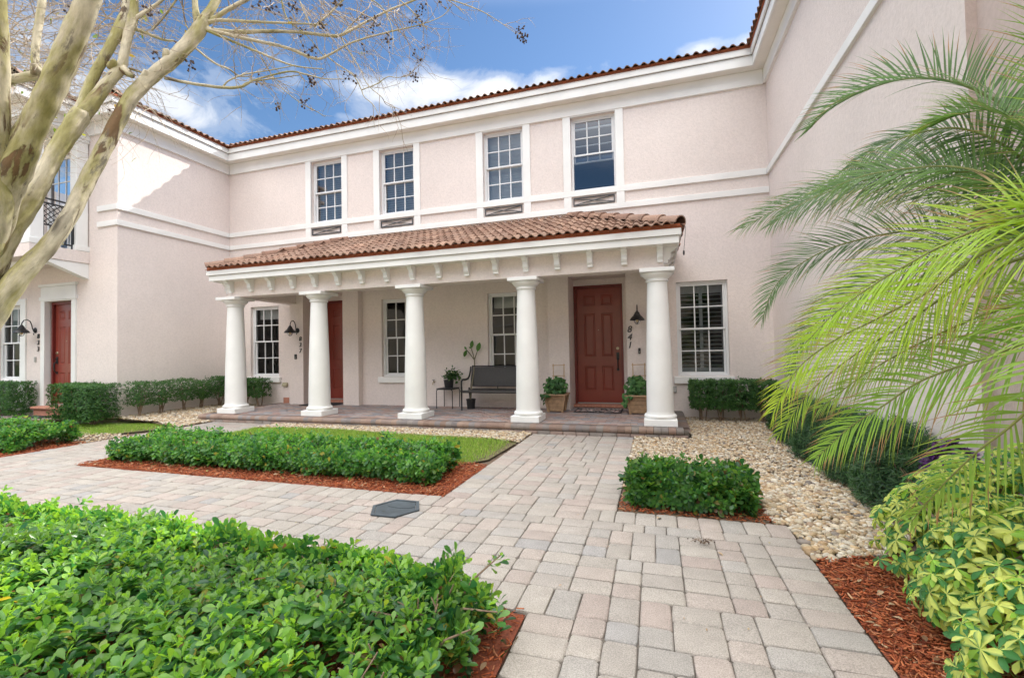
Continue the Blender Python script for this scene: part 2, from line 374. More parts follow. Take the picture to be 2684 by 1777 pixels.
# ---- clay tile roofs
CT = [(.275,.172,.126), (.25,.150,.108), (.305,.195,.143), (.23,.138,.102), (.285,.185,.14)]
def tile_roof(name, O, ax, up, width, run, clip, pitch=.148, course=.33, amp=.036, cols=CT, parent=TH):
    """S-tiles: O eave corner, ax along the eave, up the slope (unit vectors); clip(u, v) says which tiles are kept"""
    O, ax, up = (np.array(q, float) for q in (O, ax, up)); nrm = np.cross(ax, up)
    if nrm[2] < 0: nrm = -nrm
    V = []; F = []; T = []; nu = int(width/pitch); nv = int(math.ceil(run/course)); S = 8; rg = random.Random(3)
    for j in range(nv):
        for i in range(nu):
            uc, vc = (i+.5)*pitch, (j+.5)*course
            if not clip(uc, vc): continue
            c = np.array(rg.choice(cols))*rg.uniform(.84, 1.14); jig = rg.uniform(-.012, .012); ha = rg.uniform(-.004, .004); b = len(V)
            for vv, lift in ((j*course-.03+jig, .020), ((j+1)*course+.01, -.002)):
                for k in range(S+1):
                    s_ = k/S; h = amp*max(0, math.sin(math.pi*min(1, s_/.68)))**.8 if s_ < .68 else -.006*math.sin(math.pi*(s_-.68)/.32)
                    V.append(O+ax*((i+s_)*pitch)+up*vv+nrm*(h+lift+ha)); T.append(c)
            for k in range(S): F.append((b+k, b+k+1, b+S+2+k, b+S+1+k))
            b2 = len(V)                                     # butt end thickness
            for k in range(S+1): V.append(np.array(V[b+k])-nrm*.016); T.append(c*.9)
            for k in range(S): F.append((b+k+1, b+k, b2+k, b2+k+1))
    o = fast_mesh(name, np.array(V), np.array(F), M['clay'], parent, np.array(T), smooth=False)
    o.data.polygons.foreach_set('use_smooth', np.ones(len(F), bool)); o.data.set_sharp_from_angle(angle=R_(50)); return o
def cap_tiles(mbs, a, b, r=.085, n=6, lift=.05):
    """overlapping half-barrel ridge tiles from a up to b"""
    a = np.array(a, float); b = np.array(b, float); d = (b-a)/n; L = np.linalg.norm(d); dn = d/L
    sd = np.cross(dn, (0,0,1)); sd /= np.linalg.norm(sd); up = np.cross(sd, dn)
    V, F, T = mbs; rg = random.Random(5)
    for i in range(n):
        c = np.array(rg.choice(CT))*rg.uniform(1.0, 1.25); b0 = len(V); S = 10
        for q, (t_, rr) in enumerate(((-.12, r*1.08), (1.0, r*.92))):
            for off in (0, -.016):
                for k in range(S+1):
                    th = math.pi*k/S; V.append(a+d*(i+t_)+sd*math.cos(th)*(rr+off)+up*(math.sin(th)*(rr+off)+lift-.07+.012*(1-q))); T.append(c)
        n1 = S+1
        for k in range(S):
            F.append((b0+k, b0+k+1, b0+2*n1+k+1, b0+2*n1+k)); F.append((b0+n1+k, b0+k, b0+k+1, b0+n1+k+1)); F.append((b0+n1+k+1, b0+n1+k, b0+3*n1+k, b0+3*n1+k+1))
SL = .40; cs, sn = math.cos(math.atan(SL)), math.sin(math.atan(SL)); ZT = 6.475
ey, exl, exr = YW-.30, XL+.30, XR-.30
tile_roof('roof', (exl-4.2, ey, ZT), (1,0,0), (0,cs,sn), 22.0, 4.6, lambda u, v: True and (exl-4.2+u > exl-v*cs-.05) and (exl-4.2+u < exr+v*cs+.05))
tile_roof('roof', (exl, YL-.30, ZT), (0,1,0), (-cs,0,sn), 8.0, 4.6, lambda u, v: (YL-.3+u < ey+v*cs+.05) and (u > v*cs-.05))
tile_roof('roof', (exl, YL-.30, ZT), (-1,0,0), (0,cs,sn), 6.6, 4.6, lambda u, v: u > v*cs-.05)
tile_roof('roof', (exr, -1.0, ZT), (0,1,0), (cs,0,sn), 14, 4.6, lambda u, v: (-1.0+u < ey+v*cs+.05))
mb = MB()                                                    # roof deck under the tiles
z2 = ZT-.035+4.4*sn
mb.add([(exl,ey,ZT-.035),(exr,ey,ZT-.035),(exr+4.4*cs,ey+4.4*cs,z2),(exl-4.4*cs,ey+4.4*cs,z2)], [(0,1,2,3)])
mb.add([(exl,YL-.3,ZT-.035),(exl,ey,ZT-.035),(exl-4.4*cs,ey+4.4*cs,z2),(exl-4.4*cs,YL-.3+4.4*cs,z2)], [(0,1,2,3)])
mb.add([(exl,YL-.3,ZT-.035),(exl-4.4*cs,YL-.3+4.4*cs,z2),(-17.3,YL-.3+4.4*cs,z2),(-17.3,YL-.3,ZT-.035)], [(0,1,2,3)])
mb.add([(exr,-1,ZT-.035),(exr+4.4*cs,-1,z2),(exr+4.4*cs,ey+4.4*cs,z2),(exr,ey,ZT-.035)], [(0,1,2,3)])
mb.add([(-17.3,ey+4.4*cs,z2),(9.3,ey+4.4*cs,z2),(9.3,17,6.3),(-17.3,17,6.3)], [(0,1,2,3)]); mb.add([(exr+4.4*cs,-1,z2),(9.3,-1,6.3),(9.3,13,6.3),(exr+4.4*cs,13,z2)], [(0,1,2,3)])
mb.build('roof_deck', M['clay_edge'], TH)
mb = MB()                                                    # mortar bird-stop strip under the tile edge
for z0, z1, e in ((6.442, 6.505, .262),):
    mb.box(XL+e, XR-e, YW-e, YW-e+.05, z0, z1); mb.box(XL+e-.05, XL+e, YL-e, YW-e+.05, z0, z1); mb.box(-10.95, XL+e-.05, YL-e, YL-e+.05, z0, z1); mb.box(XR-e, XR-e+.05, -1, YW-e+.05, z0, z1)
mb.build('eave_closure', M['clay_edge'], TH)
C = ([], [], []); cap_tiles(C, (exl+.05, YL-.36, ZT+.02), (exl-2.2, YL+1.9, ZT+.02+2.25*SL), n=8)
fast_mesh('hip_cap', np.array(C[0]), np.array(C[1]), M['clay'], TH, np.array(C[2]))

# ---- windows: frame (with glazing bars) > pane, blind
def window(x0, x1, z0, z1, y, blind='slats', raised=0.0, trim=None, side=None):
    """double-hung six-over-six sash set .08 back from the wall face at y (facing -Y)"""
    mb = MB(); f = .042; ya, yb = y+.075, y+.135; zm = (z0+z1)/2
    mb.box(x0, x0+f, ya, yb+.04, z0, z1); mb.box(x1-f, x1, ya, yb+.04, z0, z1); mb.box(x0+f, x1-f, ya, yb+.04, z1-f, z1); mb.box(x0+f, x1-f, ya-.01, yb+.04, z0, z0+f)
    def sash(za, zb, yy, brk):
        g = .034; xa, xb = x0+f, x1-f
        mb.box(xa, xa+g, yy, yy+.035, za, zb); mb.box(xb-g, xb, yy, yy+.035, za, zb); mb.box(xa+g, xb-g, yy-.004, yy+.035, za, za+brk); mb.box(xa+g, xb-g, yy-.004, yy+.035, zb-brk, zb)
        w = (xb-xa-2*g); h = zb-za-2*brk; b_ = .011
        for k in (1, 2): mb.box(xa+g+w*k/3-b_, xa+g+w*k/3+b_, yy+.006, yy+.03, za+brk, zb-brk)
        zz = za+brk+h/2
        for k in range(3):
            p0 = xa+g+w*k/3+(b_ if k else 0); p1 = xa+g+w*(k+1)/3-(b_ if k < 2 else 0); mb.box(p0, p1, yy+.006, yy+.03, zz-b_, zz+b_)
    sash(zm-.015, z1-f, ya+.012, .034)
    lz = (zm-z0-f)*raised
    sash(z0+f+lz, zm+.015+lz, ya+.050, .032)
    fr = mb.build('window', M['vinyl'], TH, bevel=.003)
    g = MB()
    g.add([(x0+f,ya+.030,zm),(x1-f,ya+.030,zm),(x1-f,ya+.030,z1-f),(x0+f,ya+.030,z1-f)], [(0,1,2,3)])
    if raised == 0: g.add([(x0+f,ya+.068,z0+f),(x1-f,ya+.068,z0+f),(x1-f,ya+.068,zm),(x0+f,ya+.068,zm)], [(0,1,2,3)])
    else:
        g.add([(x0+f,ya+.068,z0+f+lz),(x1-f,ya+.068,z0+f+lz),(x1-f,ya+.068,zm),(x0+f,ya+.068,zm)], [(0,1,2,3)]); g.add([(x0+f,ya+.020,z0+f),(x1-f,ya+.020,z0+f),(x1-f,ya+.020,zm-.02),(x0+f,ya+.020,zm-.02)], [(0,1,2,3)])
    g.build('pane', M['glass'] if z0 > 3 else M['lowglass'], fr)
    yb2 = y+.24
    if blind in ('slats', 'shade', 'half', 'shutter'):
        bm = MB()
        if blind == 'slats':
            n = int((z1-z0)/.052); bm.box(x0+.03, x1-.03, yb2-.03, yb2+.03, z1-.075, z1-.02)
            for k in range(n):
                z = z0+.03+k*.052; a = R_(38); bm.obox(((x0+x1)/2, yb2, z), ((x1-x0)/2-.035,0,0), (0,.024*math.cos(a),-.024*math.sin(a)), (0,.0012*math.sin(a),.0012*math.cos(a)))
            for q in (.2, .5, .8): bm.box(x0+(x1-x0)*q-.002, x0+(x1-x0)*q+.002, yb2-.028, yb2-.025, z0+.03, z1-.03)
            bm.build('blind', M['blind'], fr)
        elif blind == 'shade':
            bm.box(x0+.03, x1-.03, yb2, yb2+.008, z0+.03, z1-.02)
            for k in range(22): bm.box(x0+.03, x1-.03, yb2-.006, yb2-.001, z0+.05+k*.066, z0+.055+k*.066)
            bm.build('blind', M['blind'], fr)
        elif blind == 'half':
            bm.box(x0+.06, x1-.02, yb2, yb2+.03, z1-.30, z1-.02)
            for k in range(5): bm.box(x0+.06, x1-.02, yb2-.006, yb2-.001, z1-.29+k*.055, z1-.285+k*.055)
            bm.build('blind', M['blind'], fr)
        else:
            xa, xb = x0+.035, x1-.035
            for u0, u1 in ((xa, xa+.05), (xb-.05, xb), ((xa+xb)/2-.03, (xa+xb)/2+.03)): bm.box(u0, u1, yb2-.015, yb2+.015, z0+.03, z1-.02)
            for w0, w1 in ((z0+.03, z0+.15), (zm-.03, zm+.02), (z1-.20, z1-.02)): bm.box(xa+.05, xb-.05, yb2-.013, yb2+.013, w0, w1)
            for w0, w1, a in ((z0+.15, zm-.03, R_(28)), (zm+.02, z1-.20, R_(6))):
                n = int((w1-w0)/.075)
                for k in range(n): bm.obox(((xa+xb)/2, yb2, w0+(k+.5)*(w1-w0)/n), ((xb-xa)/2-.05,0,0), (0,.036*math.cos(a),-.036*math.sin(a)), (0,.003*math.sin(a),.003*math.cos(a)))
            bm.build('shutter', M['shutter'], fr)
    return fr
for (a, b), bl, ra in zip(UP, ('slats', 'slats', 'shade', 'none'), (0, 0, 0, .78)): window(a, b, *ZU, YW, bl, ra)
for (a, b), bl in zip(LOW, ('half', 'none', 'half', 'shutter')): 
    fr = window(a, b, *ZL, YW, bl)
    s_ = MB(); s_.box(a-.07, b+.07, YW-.06, YW+.07, ZL[0]-.13, ZL[0]-.002); s_.build('sill', M['white'], fr, bevel=.008)
# dark room behind the windows
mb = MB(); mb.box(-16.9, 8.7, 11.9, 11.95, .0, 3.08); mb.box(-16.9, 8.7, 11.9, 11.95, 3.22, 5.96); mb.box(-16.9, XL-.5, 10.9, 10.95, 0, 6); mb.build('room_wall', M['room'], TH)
fr = window(*W833, YL, 'half')
s_ = MB(); xa, xb = W833[0], W833[1]
for u0, u1 in ((xa-.19, xa), (xb, xb+.19)): s_.box(u0, u1, YL-.03, YL+.005, .1, 2.63)
s_.box(xa, xb, YL-.03, YL+.005, 2.5, 2.63); s_.box(xa, xb, YL-.03, YL+.005, .1, .85); s_.build('surround', M['white'], fr, bevel=.005)
fr = window(-12.60, -11.71, 3.52, 5.68, YL, 'none')

# ---- iron cross grilles in the panels under the upper windows
for a, b in UP:
    mb = MB(); z0, z1 = BL[1]+.028, BU[0]-.028; y0, y1 = YW-.036, YW-.014; xa, xb = a+.035, b-.035; w = .018
    mb.box(xa, xb, y0, y1, z1-w, z1); mb.box(xa, xb, y0, y1, z0, z0+w); mb.box(xa, xa+w, y0, y1, z0+w, z1-w); mb.box(xb-w, xb, y0, y1, z0+w, z1-w)
    mb.bar((xa+w,YW-.024,z0+w), (xb-w,YW-.024,z1-w), .014, .014, (0,1,0)); mb.bar((xa+w,YW-.028,z1-w), (xb-w,YW-.028,z0+w), .014, .014, (0,1,0))
    for q in (xa, xb-w):                                     # stand-offs into the wall
        mb.box(q+.003, q+w-.003, y1, YW+.01, z0+.004, z0+w-.004); mb.box(q+.003, q+w-.003, y1, YW+.01, z1-w+.004, z1-.004)
    mb.build('window_grille', M['grille'], TH)

# ---- porch: pilasters, beam, ceiling, corbels, fascia, roof, columns
ZP = .14
mb = MB()
for x0, x1 in ((-8.27,-7.881), (-6.779,-6.37), (-2.0,-1.591), (-.504,-.03)): mb = MB(); mb.box(x0, x1, YW-.15, YW+.02, -.05, 2.75); mb.build('pilaster', M['stucco'], TH)
mb = MB(); bx0, bx1, by0, by1 = -8.33, .150, 7.20, 7.47
mb.box(bx0, bx1, by0, by1, 2.492, 2.84); mb.box(bx0, bx0+.26, by1, YW+.01, 2.492, 2.84); mb.box(bx1-.26, bx1, by1, YW+.01, 2.492, 2.84)
mb.build('porch_beam', M['stucco'], TH, bevel=.006)
mb = MB(); mb.box(bx0+.26, bx1-.26, by1, YW+.01, 2.72, 2.76); mb.build('porch_ceiling', M['soffit'], TH)
ex0, ex1, ey0 = -8.525, .365, 6.945
mb = MB(); mb.box(ex0+.031, ex1-.031, ey0+.031, by0, 2.812, 2.845); mb.box(ex0+.031, bx0, by0+.001, YW, 2.812, 2.845); mb.box(bx1, ex1-.031, by0+.001, YW, 2.812, 2.845); mb.build('porch_soffit', M['soffit'], TH)
mb = MB()
for e, z0, z1 in ((0, 2.80, 2.908), (.032, 2.910, 3.005)):
    mb.box(ex0-e, ex1+e, ey0-e, ey0-e+.03, z0, z1); mb.box(ex0-e, ex0-e+.03, ey0-e+.03, YW, z0, z1); mb.box(ex1+e-.03, ex1+e, ey0-e+.03, YW, z0, z1)
mb.build('porch_fascia', M['white'], TH, bevel=.005)
mb = MB(); e = .02
mb.box(ex0-e, ex1+e, ey0-e, ey0-e+.06, 3.007, 3.07); mb.box(ex0-e, ex0-e+.05, ey0-e+.06, YW, 3.007, 3.07); mb.box(ex1+e-.05, ex1+e, ey0-e+.06, YW, 3.007, 3.07)
mb.build('eave_closure', M['clay_edge'], TH)
PS = .42; pc, ps = math.cos(math.atan(PS)), math.sin(math.atan(PS)); zt = 3.055; fx0, fx1, fy = ex0-.045, ex1+.045, ey0-.06
W_ = fx1-fx0; RUN = (YW-fy)/pc
tile_roof('porch_roof', (fx0, fy, zt), (1,0,0), (0,pc,ps), W_, RUN, lambda u, v: v*pc < min(u, W_-u)+.04, pitch=.143, course=.30)
tile_roof('porch_roof', (fx1, fy, zt), (0,1,0), (-pc,0,ps), YW-fy, RUN, lambda u, v: v*pc < u+.04, pitch=.143, course=.30)
tile_roof('porch_roof', (fx0, fy, zt), (0,1,0), (pc,0,ps), YW-fy, RUN, lambda u, v: v*pc < u+.04, pitch=.143, course=.30)
mb = MB(); D = YW-fy; zb = zt-.03; zh = zb+D*PS
mb.add([(fx0,fy,zb),(fx1,fy,zb),(fx1-D,YW,zh),(fx0+D,YW,zh)], [(0,1,2,3)]); mb.add([(fx1,fy,zb),(fx1,YW,zb),(fx1-D,YW,zh)], [(0,1,2)]); mb.add([(fx0,YW,zb),(fx0,fy,zb),(fx0+D,YW,zh)], [(0,1,2)])
mb.build('porch_roof_deck', M['clay_edge'], TH)
for xa_, xb_ in ((fx1-.05, fx1-D+.12), (fx0+.05, fx0+D-.12)):
    C = ([], [], []); cap_tiles(C, (xa_, fy+.05, zt+.035), (xb_, YW-.12, zt+.03+(D-.12)*PS), r=.10, n=8); fast_mesh('hip_cap', np.array(C[0]), np.array(C[1]), M['clay'], TH, np.array(C[2]))
# corbels: profile in (depth out from the beam, z)
def corbel_mesh():
    pr = [(0,2.812), (0,2.575), (-.062,2.575), (-.062,2.612), (-.075,2.614), (-.10,2.645), (-.102,2.70), (-.118,2.735), (-.16,2.76), (-.165,2.785), (-.195,2.79), (-.20,2.812)]
    m_ = MB(); m_.prism(pr, 0, -.042, .042)
    for q in (-.022, 0, .022): m_.prism([(-.098,2.65), (-.108,2.652), (-.110,2.70), (-.098,2.70)], 0, q-.006, q+.006)
    return m_
c0 = corbel_mesh().build('corbel', M['white'], TH, bevel=.003); xs = [.100-.5185*k for k in range(17)]
c0.location = (xs[0], by0, 0)
def place_abs(o, loc):                                       # child of TH whose mesh is modelled at the world origin
    o.matrix_parent_inverse = Matrix.Translation(-TH.location); o.location = loc
place_abs(c0, (xs[0], by0, 0))
for x in xs[1:]:
    k = copy_tree(c0, (0,0,0), TH); place_abs(k, (x, by0, 0))
for x, rz in ((bx1, R_(90)), (bx0, R_(-90))):
    for y in (7.26, 7.78, 8.30, 8.78):
        k = copy_tree(c0, (0,0,0), TH); place_abs(k, (x, y, 0)); k.rotation_euler = (0, 0, rz)
# columns: shaft > capital, plinth
H0, H1 = ZP, 2.490
sh = MB(); prof = []
for k in range(15):
    q = k/14; r = .198-.052*q**1.5; prof.append((r, H0+.19+(2.31-.19-H0+.0)*q))
sh.lathe(prof, seg=40); col0 = sh.build('porch_column', M['column'], TH, smooth=40); place_abs(col0, (.05, 7.335, 0))
def sub(mbx, name, m_, **kw):
    o = mbx.build(name, m_, None, **kw); o.parent = col0; return o
cp = MB(); cp.lathe([(.147,2.300),(.150,2.302),(.166,2.304),(.168,2.325),(.158,2.330),(.160,2.345),(.196,2.372),(.222,2.402),(.232,2.425),(.222,2.432),(.20,2.433)], seg=40)
ca = sub(cp, 'capital', M['column'], smooth=35)
ab = MB(); ab.box(-.25, .25, -.25, .25, 2.432, H1); ab = sub(ab, 'abacus', M['column'], bevel=.006)
pl = MB(); pl.lathe([(.20,H0+.095),(.222,H0+.097),(.236,H0+.115),(.238,H0+.14),(.224,H0+.160),(.205,H0+.165),(.201,H0+.195)], seg=40); sub(pl, 'base_ring', M['column'], smooth=35)
pb = MB(); pb.box(-.237, .237, -.237, .237, H0, H0+.10); sub(pb, 'plinth', M['column'], bevel=.008)
for k in range(1, 5):
    c = copy_tree(col0, (0,0,0), TH); place_abs(c, (.05-2.08*k, 7.335, 0))

# ---- doors
def door(x0, x1, z0, z1, y, knob='right', frame=True, hw='black'):
    """six-panel door: leaf > handle, deadbolt, door_frame, threshold"""
    f = .05; mb = MB(); xa, xb = x0+f, x1-f; w = xb-xa; h = z1-f-z0
    us = [xa, xa+.17*w, xa+.43*w, xa+.57*w, xa+.83*w, xb]; vs = [z0, z0+.105*h, z0+.315*h, z0+.40*h, z0+.775*h, z0+.845*h, z0+.935*h, z0+h]
    for i in range(5):
        for k in range(7):
            panel = i in (1, 3) and k in (1, 3, 5)
            u0, u1, v0, v1 = us[i], us[i+1], vs[k], vs[k+1]
            if not panel: mb.add([(u0,y,v0),(u1,y,v0),(u1,y,v1),(u0,y,v1)], [(0,1,2,3)])
            else:
                rings = [(0, 0), (.012, .014), (.026, .014), (.046, .003)]; rr = []
                for g, d in rings: rr.append([(u0+g,y+d,v0+g),(u1-g,y+d,v0+g),(u1-g,y+d,v1-g),(u0+g,y+d,v1-g)])
                V = sum(rr, []); F = [(4*q+c,4*q+(c+1)%4,4*(q+1)+(c+1)%4,4*(q+1)+c) for q in range(3) for c in range(4)]+[(12,13,14,15)]; mb.add(V, F)
    mb.add([(xa,y,z0),(xa,y+.045,z0),(xa,y+.045,z1-f),(xa,y,z1-f)], [(0,1,2,3)]); mb.add([(xb,y,z0),(xb,y+.045,z0),(xb,y+.045,z1-f),(xb,y,z1-f)], [(3,2,1,0)])
    leaf = mb.build('door', M['door'], TH)
    q = MB(); q.box(x0, xa-.003, y-.05, y+.06, z0-.02, z1); q.box(xb+.003, x1, y-.05, y+.06, z0-.02, z1); q.box(xa-.003, xb+.003, y-.05, y+.06, z1-f+.003, z1)
    q.build('door_frame', M['door_frame'], leaf, bevel=.004)
    q = MB(); q.box(x0, x1, y-.03, y+.06, z0-.022, z0-.003); q.build('threshold', M['grey_box'], leaf)
    q = MB(); s_ = -1 if knob == 'right' else 1; kx = xb-.065 if knob == 'right' else xa+.065
    zc = z0+.88
    q.lathe([(.0,0),(.030,.0),(.030,.010),(.026,.014),(.012,.016),(.012,.028),(.0,.028)], seg=16, cap=False)
    V = [(kx+a, y-c, zc+.21+b_) for a, b_, c in q.v]; q2 = MB(); q2.add(V, q.f); q2.build('deadbolt', M['brass'], leaf, smooth=30)
    q = MB(); q.box(kx-.028, kx+.028, y-.014, y-.001, zc-.02, zc+.13); q.box(kx-.022, kx+.022, y-.014, y-.001, zc-.24, zc-.19)
    q.tube([(kx,y-.014,zc+.02),(kx,y-.05,zc+.0),(kx,y-.062,zc-.06),(kx,y-.058,zc-.14),(kx,y-.035,zc-.20),(kx,y-.012,zc-.215)], [.011,.013,.013,.012,.012,.011], 10); q.obox((kx,y-.035,zc+.075), (.011,0,0), (0,.024,0), (0,.004,.009))
    q.build('handle', M['black'], leaf, smooth=40)
    q = MB(); q.lathe([(0,0),(.009,0),(.009,.006),(0,.006)], seg=12, cap=False); V = [((xa+xb)/2+a, y-c-.001, z0+.63*h+b_) for a, b_, c in q.v]; q2 = MB(); q2.add(V, q.f); q2.build('peephole', M['brass'], leaf)
    return leaf
d841 = door(-1.588, -.607, .215, 2.598, YW+.49)
d837 = door(-7.758, -6.782, .215, 2.598, YW+.49)
d833 = door(-12.45, -11.62, .34, 2.52, YL+.13, knob='left')
def bullnose(x0, x1, yf, yb, z0, z1):
    """step tread with a rounded nosing along the front"""
    r = (z1-z0)/2; pr = [(yb, z0), (yb, z1)]+[(yf+r-r*math.sin(R_(a)), z0+r+r*math.cos(R_(a))) for a in range(0, 181, 20)]
    return pr, x0, x1
for x0, x1, yf, yb, z0, z1, d in ((-1.60,-.56,YW+.21,YW+.47,.142,.192,d841), (-7.86,-6.785,YW+.21,YW+.47,.142,.192,d837), (-12.55,-11.53,YL-.22,YL+.12,.255,.315,d833)):
    q = MB(); pr, a, b = bullnose(x0, x1, yf, yb, z0, z1); q.prism(pr[::-1], 0, a, b)
    if d is d833: q.box(a+.02, b-.02, yf+.05, yb, .13, .253)
    q.build('step', M['brickstep'] if 'brickstep' in M else M['brickpatch'], d, smooth=30)
# white surround with a header board round the door of 833
q = MB(); xa, xb = L833[0], L833[1]
q.box(xa-.12, xa+.006, YL-.035, YL+.07, .13, 2.53); q.box(xb-.006, xb+.12, YL-.035, YL+.07, .13, 2.53); q.box(xa-.12, xb+.12, YL-.035, YL+.005, 2.53, 2.84)
q.box(xa-.15, xb+.15, YL-.05, YL+.004, 2.555, 2.63); q.box(xa-.16, xb+.16, YL-.06, YL+.006, 2.842, 2.90); q.build('door_surround', M['white'], d833, bevel=.005)

# ---- balcony of the left wing with posts, railing, bracket and roof
bx, bf = -11.10, 5.44
mb = MB(); mb.box(-14.6, bx, bf, YL-.001, 3.25, 3.49); bal = mb.build('balcony', M['stucco'], TH, bevel=.006)
mb = MB()
for x1 in (bx-.02, -14.3): mb.prism([(YL-.001,3.248), (bf+.25,3.248), (bf+.25,3.20), (YL-.001,2.93)], 0, x1-.16, x1)
mb.box(-14.3, bx-.18, bf+.26, bf+.38, 3.15, 3.248)
mb.build('bracket', M['white'], bal, bevel=.005)
def post(x, y, w=.20):
    q = MB(); q.box(x-w/2, x+w/2, y-w/2, y+w/2, 3.492, 5.90); q.box(x-w/2-.025, x+w/2+.025, y-w/2-.025, y+w/2+.025, 3.492, 3.60); q.box(x-w/2-.03, x+w/2+.03, y-w/2-.03, y+w/2+.03, 5.80, 5.902); q.box(x-w/2-.015, x+w/2+.015, y-w/2-.015, y+w/2+.015, 5.74, 5.80)
    return q.build('balcony_post', M['white'], bal, bevel=.006)
post(-11.22, 6.28); post(-11.22, 5.56); post(-14.45, 5.56)
mb = MB(); rx = -11.20
def rail_run(a, b):
    a = np.array(a, float); b = np.array(b, float); d = b-a; L = np.linalg.norm(d[:2]); un = d/L
    mb.bar(a+(0,0,.93), b+(0,0,.93), .05, .022); mb.bar(a+(0,0,.84), b+(0,0,.84), .03, .025); mb.bar(a+(0,0,.42), b+(0,0,.42), .025, .025); mb.bar(a+(0,0,.09), b+(0,0,.09), .03, .025)
    n = max(2, int(L/.11))
    for k in range(n+1):
        p = a+un*(L*k/n); mb.bar(p+(0,0,.09), p+(0,0,.42), .014, .014, (0,1,0))
    for k in range(int(L/.10)+5):
        for sgn in (1, -1):
            s0 = L*(k-4)/(L/.10) if sgn > 0 else L*k/(L/.10)
            p0, p1 = s0, s0+sgn*.40; z0, z1 = .43, .83
            if sgn > 0:
                if p0 < 0: z0 += -p0; p0 = 0
                if p1 > L: z1 -= p1-L; p1 = L
            else:
                if p0 > L: z0 += p0-L; p0 = L
                if p1 < 0: z1 -= -p1; p1 = 0
            if z1-z0 > .03: mb.bar(a+un*p0+(0,0,z0), a+un*p1+(0,0,z1), .010, .010, (1,1,0))
    for p in (a, b): mb.bar(p+(0,0,0), p+(0,0,.95), .035, .035, (0,1,0))
rail_run((rx, 6.16, 3.49), (rx, 5.68, 3.49)); rail_run((-11.34, 5.55, 3.49), (-14.33, 5.55, 3.49))
mb.build('railing', M['black'], bal)
vx, vf = -10.97, 5.18
mb = MB(); mb.box(-17, vx-.032, vf+.032, YL-o_-.002, ZE, ZE+.02); mb.build('balcony_soffit', M['soffit'], bal)
mb = MB(); mb.box(-17, vx-.18, vf+.2, vf+.35, ZF, ZE-.002); mb.box(vx-.33, vx-.18, vf+.35, YL-t3-.001, ZF, ZE-.002); mb.build('balcony_beam', M['white'], bal, bevel=.005)
mb = MB()
for e, z0, z1 in ((0, ZE-.012, 6.325), (.035, 6.327, 6.44)):
    mb.box(-17, vx+e, vf-e, vf-e+.03, z0, z1); mb.box(vx+e-.03, vx+e, vf-e+.03, YL-o_-.036, z0, z1)
mb.build('balcony_fascia', M['white'], bal, bevel=.005)
tile_roof('balcony_roof', (vx+.06, vf-.08, ZT), (0,1,0), (-cs,0,sn), 4.0, 2.4, lambda u, v: u > v*cs-.05, parent=bal)
tile_roof('balcony_roof', (vx+.06, vf-.08, ZT), (-1,0,0), (0,cs,sn), 6.0, 2.4, lambda u, v: u > v*cs-.05, parent=bal)
C = ([], [], []); cap_tiles(C, (vx+.08, vf-.10, ZT+.02), (vx-2.0, vf+2.0, ZT+.02+2.08*SL), n=7); fast_mesh('balcony_hip_cap', np.array(C[0]), np.array(C[1]), M['clay'], bal, np.array(C[2]))
mb = MB(); mb.box(-17, vx+.01, vf-.01, vf+.05, 6.442, 6.505); mb.box(vx-.04, vx+.01, vf+.05, YL-.31, 6.442, 6.505)
mb.add([(vx+.06,vf-.08,ZT-.035),(vx+.06,YL-.33,ZT-.035),(vx-2.1,YL+1.8,ZT-.035+2.1*SL),(vx-2.1,vf+2.08,ZT-.035+2.1*SL)], [(0,1,2,3)]); mb.add([(vx+.06,vf-.08,ZT-.035),(vx-2.1,vf+2.08,ZT-.035+2.1*SL),(-17,vf+2.08,ZT-.035+2.1*SL),(-17,vf-.08,ZT-.035)], [(0,1,2,3)])
mb.build('balcony_eave_closure', M['clay_edge'], bal)
# ================================================================== GROUND
def struct(o): o['kind'] = 'structure'; return o
mb = MB(); mb.add([(-150,-150,-.07),(150,-150,-.07),(150,150,-.07),(-150,150,-.07)], [(0,1,2,3)])
m, nt, b = mat('far_turf'); b.inputs['Roughness'].default_value = .95
n = noise(nt, .5, 6, .65); n2 = noise(nt, 60, 4, .7); r = ramp(nt, n.outputs['Fac'], [(.3, (.07, .10, .03)), (.7, (.12, .15, .05))]); r2 = ramp(nt, n2.outputs['Fac'], [(.3, (.7,)*3), (.7, (1.15,)*3)])
nt.links.new(mixc(nt, r.outputs['Color'], r2.outputs['Color'], 1.0, 'MULTIPLY'), b.inputs['Base Color']); M['turf'] = m
struct(mb.build('ground', M['turf']))
# soil of the planting beds in front of the house
mb = MB(); mb.add([(-17,-1.4,-.03),(XS,-1.4,-.03),(XS,YS,-.03),(XR,YS,-.03),(XR,YW,-.03),(XL,YW,-.03),(XL,YL,-.03),(-17,YL,-.03)], [tuple(range(8))]); struct(mb.build('bed_soil', M['soil']))

